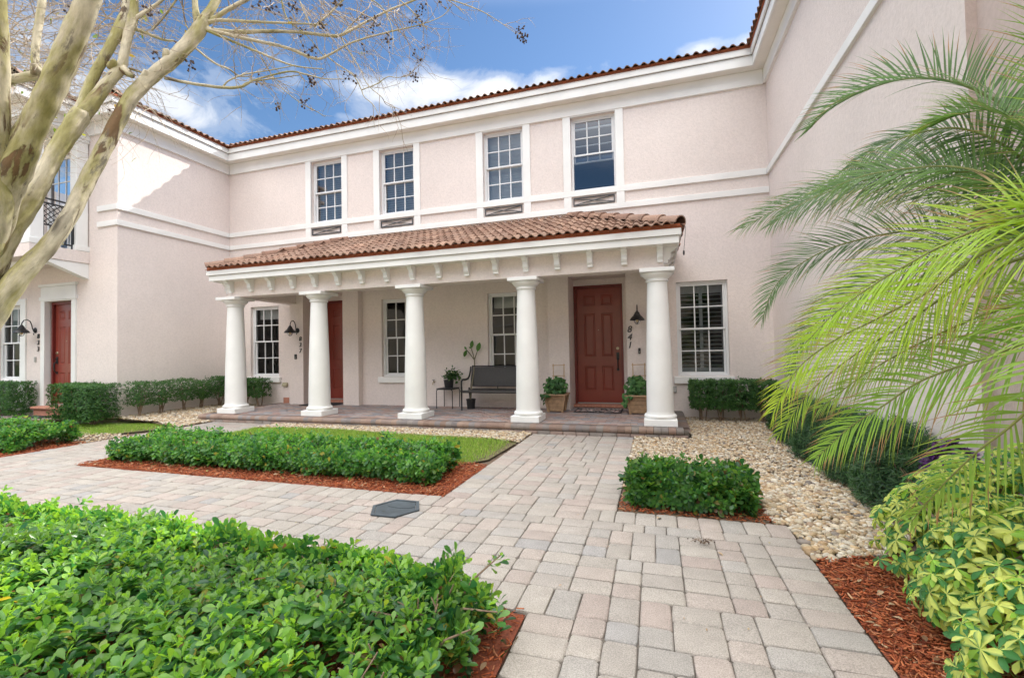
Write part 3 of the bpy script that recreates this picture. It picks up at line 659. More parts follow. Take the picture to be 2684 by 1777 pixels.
# ---- concrete pavers: every paver a rounded slab in one paved surface
PAL = [(.332,.302,.272), (.340,.308,.275), (.345,.296,.265), (.348,.303,.270), (.326,.304,.280), (.296,.283,.272), (.340,.310,.276), (.335,.282,.253)]
PW = [5, 5, 4, 4, 4, 1.0, 4, 1.6]
class Pavers:
    def __init__(s, h=.05, z=0.0, pal=PAL, pw=PW): s.V = []; s.F = []; s.T = []; s.h = h; s.z = z; s.pal = pal; s.pw = pw
    def add(s, x0, x1, y0, y1, z=None, c=None):
        rg = random; g = .0022; x0 += g; x1 -= g; y0 += g; y1 -= g
        w = lambda: rg.uniform(-.0022, .0022)
        cz = s.z if z is None else z; dz = rg.uniform(-.0025, .0015); tx, ty = rg.gauss(0, .006), rg.gauss(0, .006); mx, my = (x0+x1)/2, (y0+y1)/2
        c = np.array(c if c else rg.choices(s.pal, s.pw)[0])*rg.uniform(.93, 1.07)
        k = .016; b0 = len(s.V); cut = [rg.uniform(.006, .014) for _ in range(4)]
        def ring(ins, zz, cf):
            a, b_, c_, d = (q*cf for q in cut); X0, X1, Y0, Y1 = x0+ins, x1-ins, y0+ins, y1-ins
            pts = [(X0+a,Y0),((X0+X1)/2,Y0-.0012),(X1-b_,Y0),(X1,Y0+b_),(X1+.0012,(Y0+Y1)/2),(X1,Y1-c_),(X1-c_,Y1),((X0+X1)/2,Y1+.0012),(X0+d,Y1),(X0,Y1-d),(X0-.0012,(Y0+Y1)/2),(X0,Y0+a)]
            for p in pts: s.V.append((p[0]+w(), p[1]+w(), cz+dz+zz+(p[0]-mx)*tx+(p[1]-my)*ty)); s.T.append(c)
        ring(0, -s.h, 1); ring(0, -.010, 1); ring(.0035, -.003, 1); ring(.010, 0, .9)
        for q in range(3):
            for i in range(12): s.F.append((b0+12*q+i, b0+12*q+(i+1)%12, b0+12*q+12+(i+1)%12, b0+12*q+12+i))
        t = b0+36
        s.F += [(t+0,t+1,t+10,t+11), (t+1,t+2,t+3,t+4), (t+1,t+4,t+7,t+10), (t+4,t+5,t+6,t+7), (t+7,t+8,t+9,t+10)]
    def rows(s, x0, x1, y0, y1):
        """fill a rectangle 12 or any number of units of .0875 with two paver sizes in mixed columns and rows"""
        nx = round((x1-x0)/.0752); ny = round((y1-y0)/.0752); ux = (x1-x0)/nx; uy = (y1-y0)/ny
        def split(n):
            out = []
            while n > 0:
                if n in (2, 3): out.append(n); n = 0
                elif n == 4: out += [2, 2]; n = 0
                else: q = random.choice((2, 3)); out.append(q); n -= q
            return out
        j = 0
        while j < ny:
            H = random.choice((4, 6, 6)); rem = ny-j
            if rem < 8: H = rem
            i = 0
            while i < nx:
                Wc = random.randint(4, 8)
                if nx-i-Wc < 4: Wc = nx-i
                def rec(a, b_, c_, d): s.add(x0+a*ux, x0+(a+c_)*ux, y0+b_*uy, y0+(b_+d)*uy)
                if random.random() < .55:
                    a = i
                    for cw in split(Wc):
                        b_ = j
                        if cw == 3 and H % 2: hs = split(H)
                        elif cw == 3: hs = [2]*(H//2)
                        else: hs = split(H); random.shuffle(hs)
                        for hh in hs: rec(a, b_, cw, hh); b_ += hh
                        a += cw
                else:
                    b_ = j; hs = [2]*(H//2) if H % 2 == 0 else [2]*((H-3)//2)+[3]
                    for hh in hs:
                        a = i; sp = split(Wc); random.shuffle(sp)
                        for cw in sp: rec(a, b_, cw, hh); a += cw
                        b_ += hh
                i += Wc
            j += H
    def course(s, x0, x1, y0, y1, along, step=.152):
        L = (x1-x0) if along == 'x' else (y1-y0); n = max(1, round(L/step))
        for k in range(n):
            a, b_ = k/n, (k+1)/n
            if along == 'x': s.add(x0+L*a, x0+L*b_, y0, y1)
            else: s.add(x0, x1, y0+L*a, y0+L*b_)
    def build(s, name, mt):
        o = fast_mesh(name, np.array(s.V), np.array(s.F), mt, None, np.array(s.T)); o.data.polygons.foreach_set('use_smooth', np.ones(len(s.F), bool)); o.data.set_sharp_from_angle(angle=R_(35)); return struct(o)
P1 = Pavers(); B_ = .235
P1.rows(-.405, .645, -1.185, 2.49); P1.course(-.64, -.405, -1.185, 2.23, 'y'); P1.course(.645, .88, -1.185, 3.54, 'y')
P1.rows(-17.03, .645, 2.49, 3.54); P1.course(-17.03, -.405, 2.23, 2.49, 'x')
for a, b_ in ((-17.03, -8.41), (-6.86, -1.86), (-.33, .88)): P1.course(a, b_, 3.54, 3.79, 'x')
for a, b_ in ((-1.625, -.565), (-8.175, -7.095)):
    P1.rows(a, b_, 3.54, 6.955); P1.course(a-.235, a, 3.54 if 0 else 3.79, 6.955, 'y'); P1.course(b_, b_+.235, 3.79, 6.955, 'y')
    P1.course(a-.235, a, 3.54, 3.79, 'x'); P1.course(b_, b_+.235, 3.54, 3.79, 'x')
P1.build('walkway', M['paver'])
mb = MB()
for x0, x1, y0, y1 in ((-.64,.88,-1.185,2.23), (-17.03,.88,2.23,3.79), (-1.86,-.33,3.79,6.955), (-8.41,-6.86,3.79,6.955)): mb.add([(x0,y0,-.014),(x1,y0,-.014),(x1,y1,-.014),(x0,y1,-.014)], [(0,1,2,3)])
struct(mb.build('paving_joint', M['sand']))

# ---- porch floor: small dark red and grey pavers with a rounded nosing
P2 = Pavers(.04, ZP, [(.31,.215,.195), (.34,.26,.235), (.265,.245,.25), (.31,.28,.275), (.225,.22,.235), (.36,.26,.22)], [4,4,3,4,2,2])
sx0, sx1, sy0 = -8.80, .46, 6.93
row = 0; y = sy0+.21
while y < YW+.46:
    x = sx0+.21-(.10 if row % 2 else 0); inn = y > YW-.16
    while x < sx1-.22:
        x1_ = min(x+.20, sx1-.21); a = max(x, sx0+.21)
        if x1_-a > .03 and (y+.10 < YW-.0 or any(u < (a+x1_)/2 < v for u, v in ((-7.88,-6.78), (-1.59,-.505)))): P2.add(a, x1_, y, y+.10)
        x += .20
    y += .10; row += 1
P2.build('porch_floor', M['slab'])
V = []; F = []; T = []
def nosing(p, d, n_, out, L):
    """one rounded edge brick: p corner on the outer line, d along, out outward"""
    d = np.array(d, float); out = np.array(out, float); r = .045; w = .205
    prof = [(-w, .0)]+[(-r+r*math.sin(R_(a)), -r+r*math.cos(R_(a))) for a in range(0, 181, 20)]+[(-w, -2*r)]
    c = np.array(random.choice([(.34,.24,.20), (.32,.245,.22), (.31,.28,.265), (.27,.245,.245), (.38,.275,.225)]))*random.uniform(.9, 1.12); b0 = len(V); m_ = len(prof)
    for e in (.003, L-.003):
        for a, z in prof: V.append(np.array(p, float)+d*e+out*a+np.array((0,0,ZP+z))); T.append(c)
    for i in range(m_): F.append((b0+i, b0+(i+1)%m_, b0+m_+(i+1)%m_, b0+m_+i))
    for i in range((m_-2)//2):
        for o2 in (0, m_): F.append((b0+o2+i, b0+o2+i+1, b0+o2+m_-2-i, b0+o2+m_-1-i))
for k in range(int((sx1-sx0)/.1029)): nosing((sx0+k*.1029, sy0, 0), (1,0,0), 0, (0,-1,0), .1029)
for k in range(int((YW-.05-sy0-.21)/.103)+1):
    nosing((sx1, sy0+.21+k*.103, 0), (0,1,0), 0, (1,0,0), .103); nosing((sx0, sy0+.21+k*.103, 0), (0,1,0), 0, (-1,0,0), .103)
struct(fast_mesh('porch_step_edge', np.array(V), np.array(F), M['slab'], None, np.array(T), smooth=False))
mb = MB(); mb.box(sx0+.03, sx1-.03, sy0+.03, YW-.001, -.06, ZP-.045); mb.box(-7.878, -6.782, YW, YW+.449, -.06, ZP-.045); mb.box(-1.588, -.507, YW, YW+.449, -.06, ZP-.045); struct(mb.build('porch_base', M['sand']))
P3 = Pavers(.05, 0.048, [(.26,.19,.16), (.28,.22,.19), (.24,.21,.19)], [1,1,1])
x = sx0+.02
while x < sx1-.1: P3.add(x, x+.20, sy0+.008, sy0+.12); x += .2
P3.build('porch_riser', M['slab'])
# small paved landing of 833
P4 = Pavers(.05, .125, [(.30,.22,.19), (.33,.26,.23), (.28,.25,.24)], [1,1,1]); 
x = -16.0
while x < -11.5:
    y = 5.84
    while y < 6.36: P4.add(x, min(x+.20, -11.46), y, min(y+.10, 6.39)); y += .10
    x += .20
P4.build('landing', M['slab'])
mb = MB(); mb.box(-16.02, -11.45, 5.83, 6.395, -.06, .10); struct(mb.build('landing_base', M['brickpatch']))

# ---- stones, mulch, grass
def ico(sub):
    t = (1+5**.5)/2; v = [(-1,t,0),(1,t,0),(-1,-t,0),(1,-t,0),(0,-1,t),(0,1,t),(0,-1,-t),(0,1,-t),(t,0,-1),(t,0,1),(-t,0,-1),(-t,0,1)]
    f = [(0,11,5),(0,5,1),(0,1,7),(0,7,10),(0,10,11),(1,5,9),(5,11,4),(11,10,2),(10,7,6),(7,1,8),(3,9,4),(3,4,2),(3,2,6),(3,6,8),(3,8,9),(4,9,5),(2,4,11),(6,2,10),(8,6,7),(9,8,1)]
    v = [np.array(p)/np.linalg.norm(p) for p in v]
    for _ in range(sub):
        c = {}; nf = []
        def mid(a, b):
            k = (min(a,b), max(a,b))
            if k not in c: q = v[a]+v[b]; v.append(q/np.linalg.norm(q)); c[k] = len(v)-1
            return c[k]
        for a, b, d in f:
            x, y, z = mid(a,b), mid(b,d), mid(d,a); nf += [(a,x,z),(b,y,x),(d,z,y),(x,y,z)]
        f = nf
    return np.array(v), np.array(f)
IV, IF = ico(1)
STC = np.array([(.66,.56,.42), (.72,.65,.53), (.58,.42,.25), (.50,.34,.185), (.62,.50,.34), (.38,.27,.18), (.26,.22,.19), (.70,.63,.52), (.50,.38,.25)])
STW = np.array([4, 3.2, 3.4, 2.2, 4, 1.5, 1.2, 2.4, 2.6]); STW = STW/STW.sum()
def stones(polys, dens, zf, size=(.011, .024)):
    pos = []
    for poly in polys:
        n = int(parea(poly)*dens); q = sample_poly(poly, n); q = q[~((q[:,0] < .80) & (q[:,1] < 4.45) & (q[:,0] > -1) & (q[:,1] > 3.7))]; pos.append(q)
    q = np.concatenate(pos); k = len(q); z = zf(q)+RNG.uniform(-.008, .010, k)
    a = RNG.uniform(0, 2*np.pi, k); tl = RNG.normal(0, .3, (k, 2))
    up = np.stack([tl[:,0], tl[:,1], np.ones(k)], 1); up /= np.linalg.norm(up, axis=1, keepdims=True)
    Rm = frames(np.stack([np.cos(a), np.sin(a), np.zeros(k)], 1), up)
    s = RNG.uniform(*size, k)*RNG.choice([.75, 1, 1, 1.25], k); sc = np.stack([s*RNG.uniform(.7, 1, k), s*RNG.uniform(1., 1.5, k), s*RNG.uniform(.5, .8, k)], 1)
    col = STC[RNG.choice(len(STC), k, p=STW)]*RNG.uniform(.58, .92, (k, 1))
    jit = IV*(1+.10*np.sin(IV[:, [1]]*5+IV[:, [0]]*3))
    return scatter(jit, IF, Rm, sc, np.stack([q[:,0], q[:,1], z], 1), col)
GR = [(-.32,3.8),(.89,3.8),(.89,3.22),(1.30,3.36),(1.75,3.9),(1.96,4.6),(1.96,8.94),(.47,8.94),(.47,6.92),(-.32,6.92)]
GM = [(-6.85,6.45),(-5.9,6.62),(-5.1,6.60),(-4.2,6.46),(-3.3,6.40),(-2.3,6.36),(-1.87,6.25),(-1.87,6.94),(-6.85,6.94)]
GL = [(-8.42,6.94),(-8.42,6.25),(-9.2,6.42),(-10.4,6.25),(-11.4,5.86),(-11.45,6.39),(-10.27,6.39),(-10.27,8.94),(-8.80,8.94),(-8.82,6.94)]
GL2 = [(-8.43,5.5),(-8.43,4.75),(-9.4,4.95),(-10.2,5.5)]
def zg(q): return np.where(q[:,0] < -8.4, .02+.10*np.clip((-8.6-q[:,0])/1.4, 0, 1), .004+.022*np.clip((q[:,1]-5.5)/3, 0, 1))
V1, F1, T1 = stones([GR], 2100, zg, (.010, .020)); near = [(-.3,3.8),(.89,3.8),(.89,3.22),(1.3,3.36),(1.75,3.9),(1.75,5.0),(-.3,5.0)]
V2, F2, T2 = stones([near], 900, zg, (.014, .030)); V3, F3, T3 = stones([GM], 2000, zg, (.012, .022)); V4, F4, T4 = stones([GL], 1700, zg, (.013, .024)); V5, F5, T5 = stones([GL2], 600, lambda q: np.zeros(len(q)), (.008, .016))
Vs = [V1,V2,V3,V4,V5]; Fs = [F1,F2,F3,F4,F5]; off = np.cumsum([0]+[len(v) for v in Vs[:-1]])
o = fast_mesh('gravel', np.concatenate(Vs), np.concatenate([f+a for f, a in zip(Fs, off)]), M['pebble'], None, np.concatenate([T1,T2,T3,T4,T5]), smooth=True); tag(o, 'cream and tan river pebbles spread along the porch and right wing', 'gravel', kind='stuff')
mb = MB()                                                    # bed under the stones
for poly, z in ((GR, -.012), (GM, -.010), (GL2, -.012)): mb.add([(x, y, z) for x, y in poly], [tuple(range(len(poly)))])
mb.add([(-8.42,6.94,-.01),(-8.42,6.25,-.01),(-9.4,6.42,.05),(-10.4,6.25,.10),(-11.44,5.86,.10),(-11.44,6.39,.10),(-10.28,6.39,.10),(-10.28,8.94,.10),(-9.4,8.94,.05),(-8.80,8.94,-.01),(-8.82,6.94,-.01)], [(0,1,2,8,9,10),(2,3,6,7,8),(3,4,5,6)])
m = simple('gravel_bed', (.15,.105,.07), .95, .4, 30, bs=.6, bscale=90); mb.build('gravel_base', m, kind='structure')
# mulch chips
CV = np.array([(-.5,-.5,-.5),(.5,-.5,-.5),(.4,.5,-.4),(-.4,.5,-.4),(-.5,-.5,.5),(.5,-.5,.5),(.3,.5,.4),(-.4,.5,.3)]); CF_ = np.array([(0,3,2,1),(4,5,6,7),(0,1,5,4),(1,2,6,5),(2,3,7,6),(3,0,4,7)])
MP = [[(.89,-.6),(.89,3.22),(1.28,3.36),(1.95,3.6),(1.95,-.6)], [(-6.86,3.80),(-1.87,3.80),(-1.87,4.95),(-2.25,5.0),(-2.5,4.5),(-6.4,4.6),(-6.86,4.35)], [(-.31,3.81),(.82,3.81),(.82,4.47),(-.31,4.47)], [(-.65,2.22),(-.65,.2),(-5.5,.2),(-5.5,2.22)], [(-14,3.80),(-8.43,3.80),(-8.43,4.85),(-9.0,4.9),(-14,4.95)]]
pos = np.concatenate([sample_poly(p, int(parea(p)*d)) for p, d in zip(MP, (5200, 3000, 2500, 1500, 1500))]); k = len(pos)
a = RNG.uniform(0, 2*np.pi, k); d = np.stack([np.cos(a), np.sin(a), RNG.normal(0, .22, k)], 1); up = np.stack([RNG.normal(0,.35,k), RNG.normal(0,.35,k), np.ones(k)], 1)
sc = np.stack([RNG.uniform(.003,.010,k), RNG.uniform(.012,.055,k), RNG.uniform(.002,.005,k)], 1)
mc = np.array([(.36,.098,.040), (.42,.135,.058), (.29,.072,.030), (.46,.19,.095), (.20,.05,.024), (.40,.25,.15)]); col = mc[RNG.choice(6, k, p=[.28,.26,.2,.11,.1,.05])]*RNG.uniform(.8,1.2,(k,1))
V, F, T = scatter(CV, CF_, frames(d, up), sc, np.stack([pos[:,0], pos[:,1], RNG.uniform(-.016, .016, k)], 1), col)
o = fast_mesh('mulch', V, F, M['mulch'], None, T); tag(o, 'shredded rust red bark mulch round the hedges', 'mulch', kind='stuff')
mb = MB()
for p, zz in zip(MP, (-.014,-.014,-.016,-.014,-.014)): mb.add([(x, y, zz) for x, y in p], [tuple(range(len(p)))])
m = simple('mulch_bed', (.19,.05,.024), .95, .4, 60, bs=.9, bscale=120); mb.build('mulch_base', m, kind='structure')
# lawn
LM = [(-6.84,4.55),(-6.84,6.45),(-5.9,6.62),(-5.1,6.60),(-4.2,6.46),(-3.3,6.40),(-2.3,6.36),(-1.9,6.22),(-1.95,5.2),(-2.4,4.6)]
LL = [(-8.5,6.2),(-9.2,6.42),(-10.4,6.25),(-11.2,5.85),(-13,5.7),(-13,5.0),(-9.6,5.0),(-8.9,5.55)]
m = simple('lawn_soil', (.12,.10,.05), .95, .4, 20, bs=.6)
mb = MB()
for p in (LM, LL): mb.add([(x, y, -.006) for x, y in p], [tuple(range(len(p)))])
mb.build('lawn_base', m, kind='structure')
def lawn(poly, dens, thin=None):
    k = int(parea(poly)*dens); q = sample_poly(poly, k)
    if thin is not None: q = q[RNG.uniform(0, 1, k) < thin(q)]; k = len(q)
    h = RNG.uniform(.022, .062, k); a = RNG.uniform(0, 2*np.pi, k); ln = RNG.normal(0, .45, (k, 2))
    z0 = np.full(k, -.006); b0 = np.stack([q[:,0], q[:,1], z0], 1); s = np.stack([np.cos(a), np.sin(a), np.zeros(k)], 1)*RNG.uniform(.0014, .0026, k)[:,None]
    mid = b0+np.stack([ln[:,0]*h*.35, ln[:,1]*h*.35, h*.6], 1); tip = b0+np.stack([ln[:,0]*h, ln[:,1]*h, h], 1)
    V = np.stack([b0-s, b0+s, mid+s*.8, mid-s*.8, tip], 1).reshape(-1, 3); i = np.arange(k)*5
    F = np.concatenate([np.stack([i, i+1, i+2], 1), np.stack([i, i+2, i+3], 1), np.stack([i+3, i+2, i+4], 1)])
    cl = np.array([(.20,.34,.055), (.25,.40,.065), (.155,.29,.045), (.32,.41,.10), (.42,.38,.18)])[RNG.choice(5, k, p=[.34,.30,.2,.11,.05])]*RNG.uniform(.8,1.2,(k,1))
    return V, F, np.repeat(cl, 5, 0)
v1, f1, t1 = lawn(LM, 8500, lambda q: np.clip(1-np.exp(-(( -1.95-q[:,0])+.02*np.sin(q[:,1]*9))*4.5), .03, 1)*np.clip(1-((-6.0-q[:,0]) > .3)*.0, .2, 1)); v2, f2, t2 = lawn(LL, 5000, lambda q: np.clip((q[:,1]-5.0)*1.6, .12, 1)*np.clip((-8.5-q[:,0])*1.2, .1, 1))
o = fast_mesh('grass', np.concatenate([v1, v2]), np.concatenate([f1, f2+len(v1)]), M['grass'], None, np.concatenate([t1, t2])); tag(o, 'mown green lawn grass in front of the porch', 'grass', kind='stuff')
# ================================================================== PLANTS
# leaf templates: length along +y from 0 to 1, slight fold and droop; faces as quads
def leaf_tpl(w=.5, fold=.10, curl=.12, kind='obovate'):
    st = {'obovate': [(0,.04),(.3,.42),(.62,1.0),(.86,.82),(1,.12)], 'oval': [(0,.05),(.25,.72),(.5,1.0),(.78,.72),(1,.05)], 'heart': [(0,.30),(.16,1.0),(.42,.95),(.75,.5),(1,.04)], 'lance': [(0,.1),(.25,.8),(.5,1),(.75,.7),(1,.03)], 'needle': [(0,.4),(.3,1),(.6,1),(.85,.7),(1,.1)]}[kind]
    V = []
    for y, ww in st:
        z = -curl*y*y
        V += [(-ww*w/2, y, z+fold*ww*.5), (0, y, z), (ww*w/2, y, z+fold*ww*.5)]
    F = []
    for i in range(len(st)-1):
        a = 3*i; F += [(a, a+1, a+4, a+3), (a+1, a+2, a+5, a+4)]
    return np.array(V), np.array(F)
def rosettes(pos, nrm, nl, ll, spread, cols, p, tpl, tipc=None, jitter=.35):
    """whorls of leaves at shoot tips: pos (k,3), nrm (k,3)"""
    k = len(pos); N = k*nl; P = np.repeat(pos, nl, 0); Nn = np.repeat(nrm, nl, 0)
    Nn = Nn+RNG.normal(0, .18, (N, 3)); Nn /= np.linalg.norm(Nn, axis=1, keepdims=True)
    a = np.tile(np.arange(nl)*2.4, k)+np.repeat(RNG.uniform(0, 6.28, k), nl)+RNG.normal(0, .2, N)
    ref = np.where(np.abs(Nn[:, [2]]) < .9, np.array([[0,0,1.]]), np.array([[1.,0,0]])); u = np.cross(Nn, ref); u /= np.linalg.norm(u, axis=1, keepdims=True); v = np.cross(Nn, u)
    lv = np.tile(np.linspace(0, 1, nl), k)                        # 0 = youngest, upright
    el = (1-lv)*.95+spread*lv*.1+RNG.normal(0, .14, N)
    d = (u*np.cos(a)[:,None]+v*np.sin(a)[:,None])*np.cos(el)[:,None]+Nn*np.sin(el)[:,None]
    base = P-Nn*(lv*ll*.75)[:,None]
    s = ll*RNG.uniform(.62, 1.2, N)*(.68+.45*lv)
    cc = np.array(cols); col = cc[RNG.choice(len(cc), N, p=p)]*RNG.uniform(.85, 1.15, (N, 1))
    if tipc is not None: col = np.where((lv < .3)[:,None], col*.35+np.array(tipc)*.65*RNG.uniform(.85,1.15,(N,1)), col)
    return scatter(tpl[0], tpl[1], frames(d, Nn+rvec(N)*jitter), s, base, col)
def join(parts):
    off = 0; Vs, Fs, Ts = [], [], []
    for V, F, T in parts: Vs.append(V); Fs.append(F+off); Ts.append(T); off += len(V)
    return np.concatenate(Vs), np.concatenate(Fs), np.concatenate(Ts)
def bumpf(x, y, s=1.0, ph=0):
    return (np.sin(x*3.1*s+ph)+np.sin(y*4.3*s+1.3*ph)+np.sin((x+y)*6.1*s+2+ph)*.6+np.sin((x-y)*11*s+ph)*.35)/3
def hedge_shell(x0, x1, y0, y1, h, n, round_=.12, wob=.05, ph=0):
    """points and outward normals on the shell of a clipped low hedge, also some inside"""
    at = (x1-x0)*(y1-y0); af = (x1-x0)*h; as_ = (y1-y0)*h; tot = at+2*af+2*as_
    f = RNG.choice(5, n, p=[at/tot, af/tot, af/tot, as_/tot, as_/tot]); u, v = RNG.uniform(0,1,n), RNG.uniform(0,1,n)
    X = np.where(f < 3, x0+(x1-x0)*u, np.where(f == 3, x0, x1)); Y = np.where(f == 0, y0+(y1-y0)*v, np.where(f == 1, y0, np.where(f == 2, y1, y0+(y1-y0)*v)))
    Z = np.where(f == 0, h, .06+(h-.06)*v)
    N = np.zeros((n,3)); N[f == 0] = (0,0,1); N[f == 1] = (0,-1,.35); N[f == 2] = (0,1,.35); N[f == 3] = (-1,0,.35); N[f == 4] = (1,0,.35)
    e = np.minimum(np.minimum(X-x0, x1-X), np.minimum(Y-y0, y1-Y)); top = f == 0
    Z = np.where(top, Z-round_*np.clip(1-e/.22, 0, 1)**2*.8, Z)
    bw = bumpf(X, Y, 1.3, ph)*wob; Z = np.where(top, Z+bw, Z)
    side = ~top; ins = round_*np.clip((Z-h*.6)/(h*.4), 0, 1)**2*.7+bumpf(X*1.3, Z*3+Y, 1.5, ph)*wob
    X = X-np.where(side, N[:,0]*ins, 0); Y = Y-np.where(side, N[:,1]*ins, 0)
    N[top] += np.stack([RNG.normal(0,.25,top.sum()), RNG.normal(0,.25,top.sum()), np.zeros(top.sum())], 1)
    N /= np.linalg.norm(N, axis=1, keepdims=True); dep = np.abs(RNG.normal(0, .03, n)); P = np.stack([X, Y, Z], 1)-N*dep[:,None]; P[:,2] = np.maximum(P[:,2], .03)
    return P, N
def stems(x0, x1, y0, y1, h, n, name='stem', parent=None, r=.006):
    mb = MB()
    for _ in range(n):
        x, y = random.uniform(x0, x1), random.uniform(y0, y1); p = [(x, y, -.02)]; dx, dy = random.gauss(0,.35), random.gauss(0,.35)
        for k in range(1, 5): p.append((x+dx*h*.6*k/4+random.gauss(0,.008), y+dy*h*.6*k/4+random.gauss(0,.008), h*.9*k/4))
        mb.tube(p, [r, r*.9, r*.75, r*.6, r*.4], 5)
        q = p[2]; mb.tube([q, (q[0]+random.gauss(0,.05), q[1]+random.gauss(0,.05), q[2]+.07), (q[0]+random.gauss(0,.09), q[1]+random.gauss(0,.09), q[2]+.15)], [r*.6, r*.5, r*.35], 4)
    return mb.build(name, M['twig'], parent)
OB = leaf_tpl(.50, .14, .10, 'obovate'); OV = leaf_tpl(.55, .12, .18, 'oval'); HE = leaf_tpl(.92, .14, .22, 'heart'); LA = leaf_tpl(.30, .10, .15, 'lance'); NE = leaf_tpl(.11, .02, .12, 'needle')
GRN = [(.048,.155,.036), (.068,.195,.042), (.105,.25,.046), (.038,.128,.044), (.155,.29,.05), (.34,.29,.05), (.20,.11,.05)]; GP = [.23,.26,.22,.12,.13,.025,.015]
def core(x0, x1, y0, y1, h, parent, name='inner_branches'):
    pass
def clump(A, s=2.2, amt=.32, dark=1.0):
    V, F, T = A; f = 1+amt*bumpf(V[:,0]*s, V[:,1]*s+V[:,2]*s, 1.6, 2.1)*1.3; return V, F, T*(f*dark)[:,None]*np.stack([.96+.25*(f-1), np.ones(len(f)), 1.06-.3*(f-1)], 1)
# foreground hedge
hg = empty('hedge', (-2.6,1.2,0), 'broad low glossy green hedge nearest the camera, sunlit at its left end', 'hedge')
P, N = hedge_shell(-5.6, -.74, .15, 2.10, .375, 11500, .18, .10, .4); sh = RNG.uniform(0,1,len(P)) < .08; P[sh] += (N[sh]*.4+np.array((0,0,.7)))*RNG.uniform(.02,.07,(sh.sum(),1)); P -= N*np.abs(RNG.normal(0,.025,len(P)))[:,None]; P[:,2] = np.maximum(P[:,2], .03)
fall = np.clip((P[:,0]+1.9)/1.2, 0, 1); P[:,2] *= 1-.30*fall*np.clip(P[:,2]/.3,0,1); thin = (P[:,0] > -1.15) & (RNG.uniform(0,1,len(P)) < .35); P, N = P[~thin], N[~thin]
A = rosettes(P, N, 8, .055, 0, GRN, GP, OB, (.23,.42,.055))
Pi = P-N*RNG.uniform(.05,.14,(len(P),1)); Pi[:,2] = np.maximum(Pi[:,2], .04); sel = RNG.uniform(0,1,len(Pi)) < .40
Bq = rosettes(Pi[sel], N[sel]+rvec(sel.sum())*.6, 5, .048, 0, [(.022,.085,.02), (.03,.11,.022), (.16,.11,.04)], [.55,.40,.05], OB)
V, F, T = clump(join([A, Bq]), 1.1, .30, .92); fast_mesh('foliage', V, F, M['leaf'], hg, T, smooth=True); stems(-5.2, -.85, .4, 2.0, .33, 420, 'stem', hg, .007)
mb = MB()                                                    # straggling bare shoots at the corner by the path
for (x, y), (ex, ey, ez) in (((-.95,1.9),(-.72,2.06,.34)), ((-.9,1.6),(-.66,1.55,.30)), ((-.95,1.35),(-.62,1.2,.16)), ((-1.0,1.9),(-.64,1.78,.24)), ((-1.0,1.1),(-.68,1.02,.22))):
    p0 = np.array((x,y,.05)); p1 = np.array((ex,ey,ez)); md = (p0+p1)/2+np.array((0,0,.05)); mb.tube([p0, md, p1], [.007,.005,.003], 6)
    V, F, T = rosettes(np.array([p1, p1*.6+md*.4+np.array((.02,.02,.02)), md]), np.array([(.2,0,1),(0.3,.2,.9),(0,.3,1)], float), 7, .052, 0, GRN, GP, OB, (.23,.42,.055)); fast_mesh('foliage', V, F, M['leaf'], hg, T, smooth=True)
    mb.build('shoot', M['twig'], hg); mb = MB()
def low_hedge(x0, x1, y0, y1, h, n, label, ll=.052, ph=0, dark=1.0):
    e = empty('hedge', ((x0+x1)/2, (y0+y1)/2, 0), label, 'hedge', 'low clipped hedges along the walkways')
    P, N = hedge_shell(x0, x1, y0, y1, h, n, .14, .10, ph); sh = RNG.uniform(0,1,len(P)) < .10; P[sh] += (N[sh]*.5+np.array((0,0,.7)))*RNG.uniform(.02,.085,(sh.sum(),1)); A = rosettes(P, N, 7, ll, 0, GRN, GP, OB, (.10,.27,.045))
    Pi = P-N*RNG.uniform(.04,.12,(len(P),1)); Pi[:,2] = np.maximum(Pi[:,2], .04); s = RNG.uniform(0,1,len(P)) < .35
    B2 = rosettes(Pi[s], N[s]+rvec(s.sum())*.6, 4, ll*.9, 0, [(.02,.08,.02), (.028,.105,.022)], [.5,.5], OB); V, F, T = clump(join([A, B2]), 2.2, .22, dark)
    fast_mesh('foliage', V, F, M['leaf'], e, T, smooth=True); stems(x0+.1, x1-.1, y0+.1, y1-.1, h*.8, int((x1-x0)*22), 'stem', e); return e
low_hedge(-6.62, -2.12, 4.06, 4.72, .275, 4000, 'long low green hedge between the lawn and the cross walkway', .066, .2)
low_hedge(-14.5, -8.66, 4.05, 4.85, .31, 3900, 'low green hedge cut by the left edge, beside the small lawn patch', .066, 1.7)
low_hedge(-.26, .72, 3.88, 4.38, .29, 1100, 'small square dark green hedge right of the walkway among pebbles', .062, 3.1, .74)

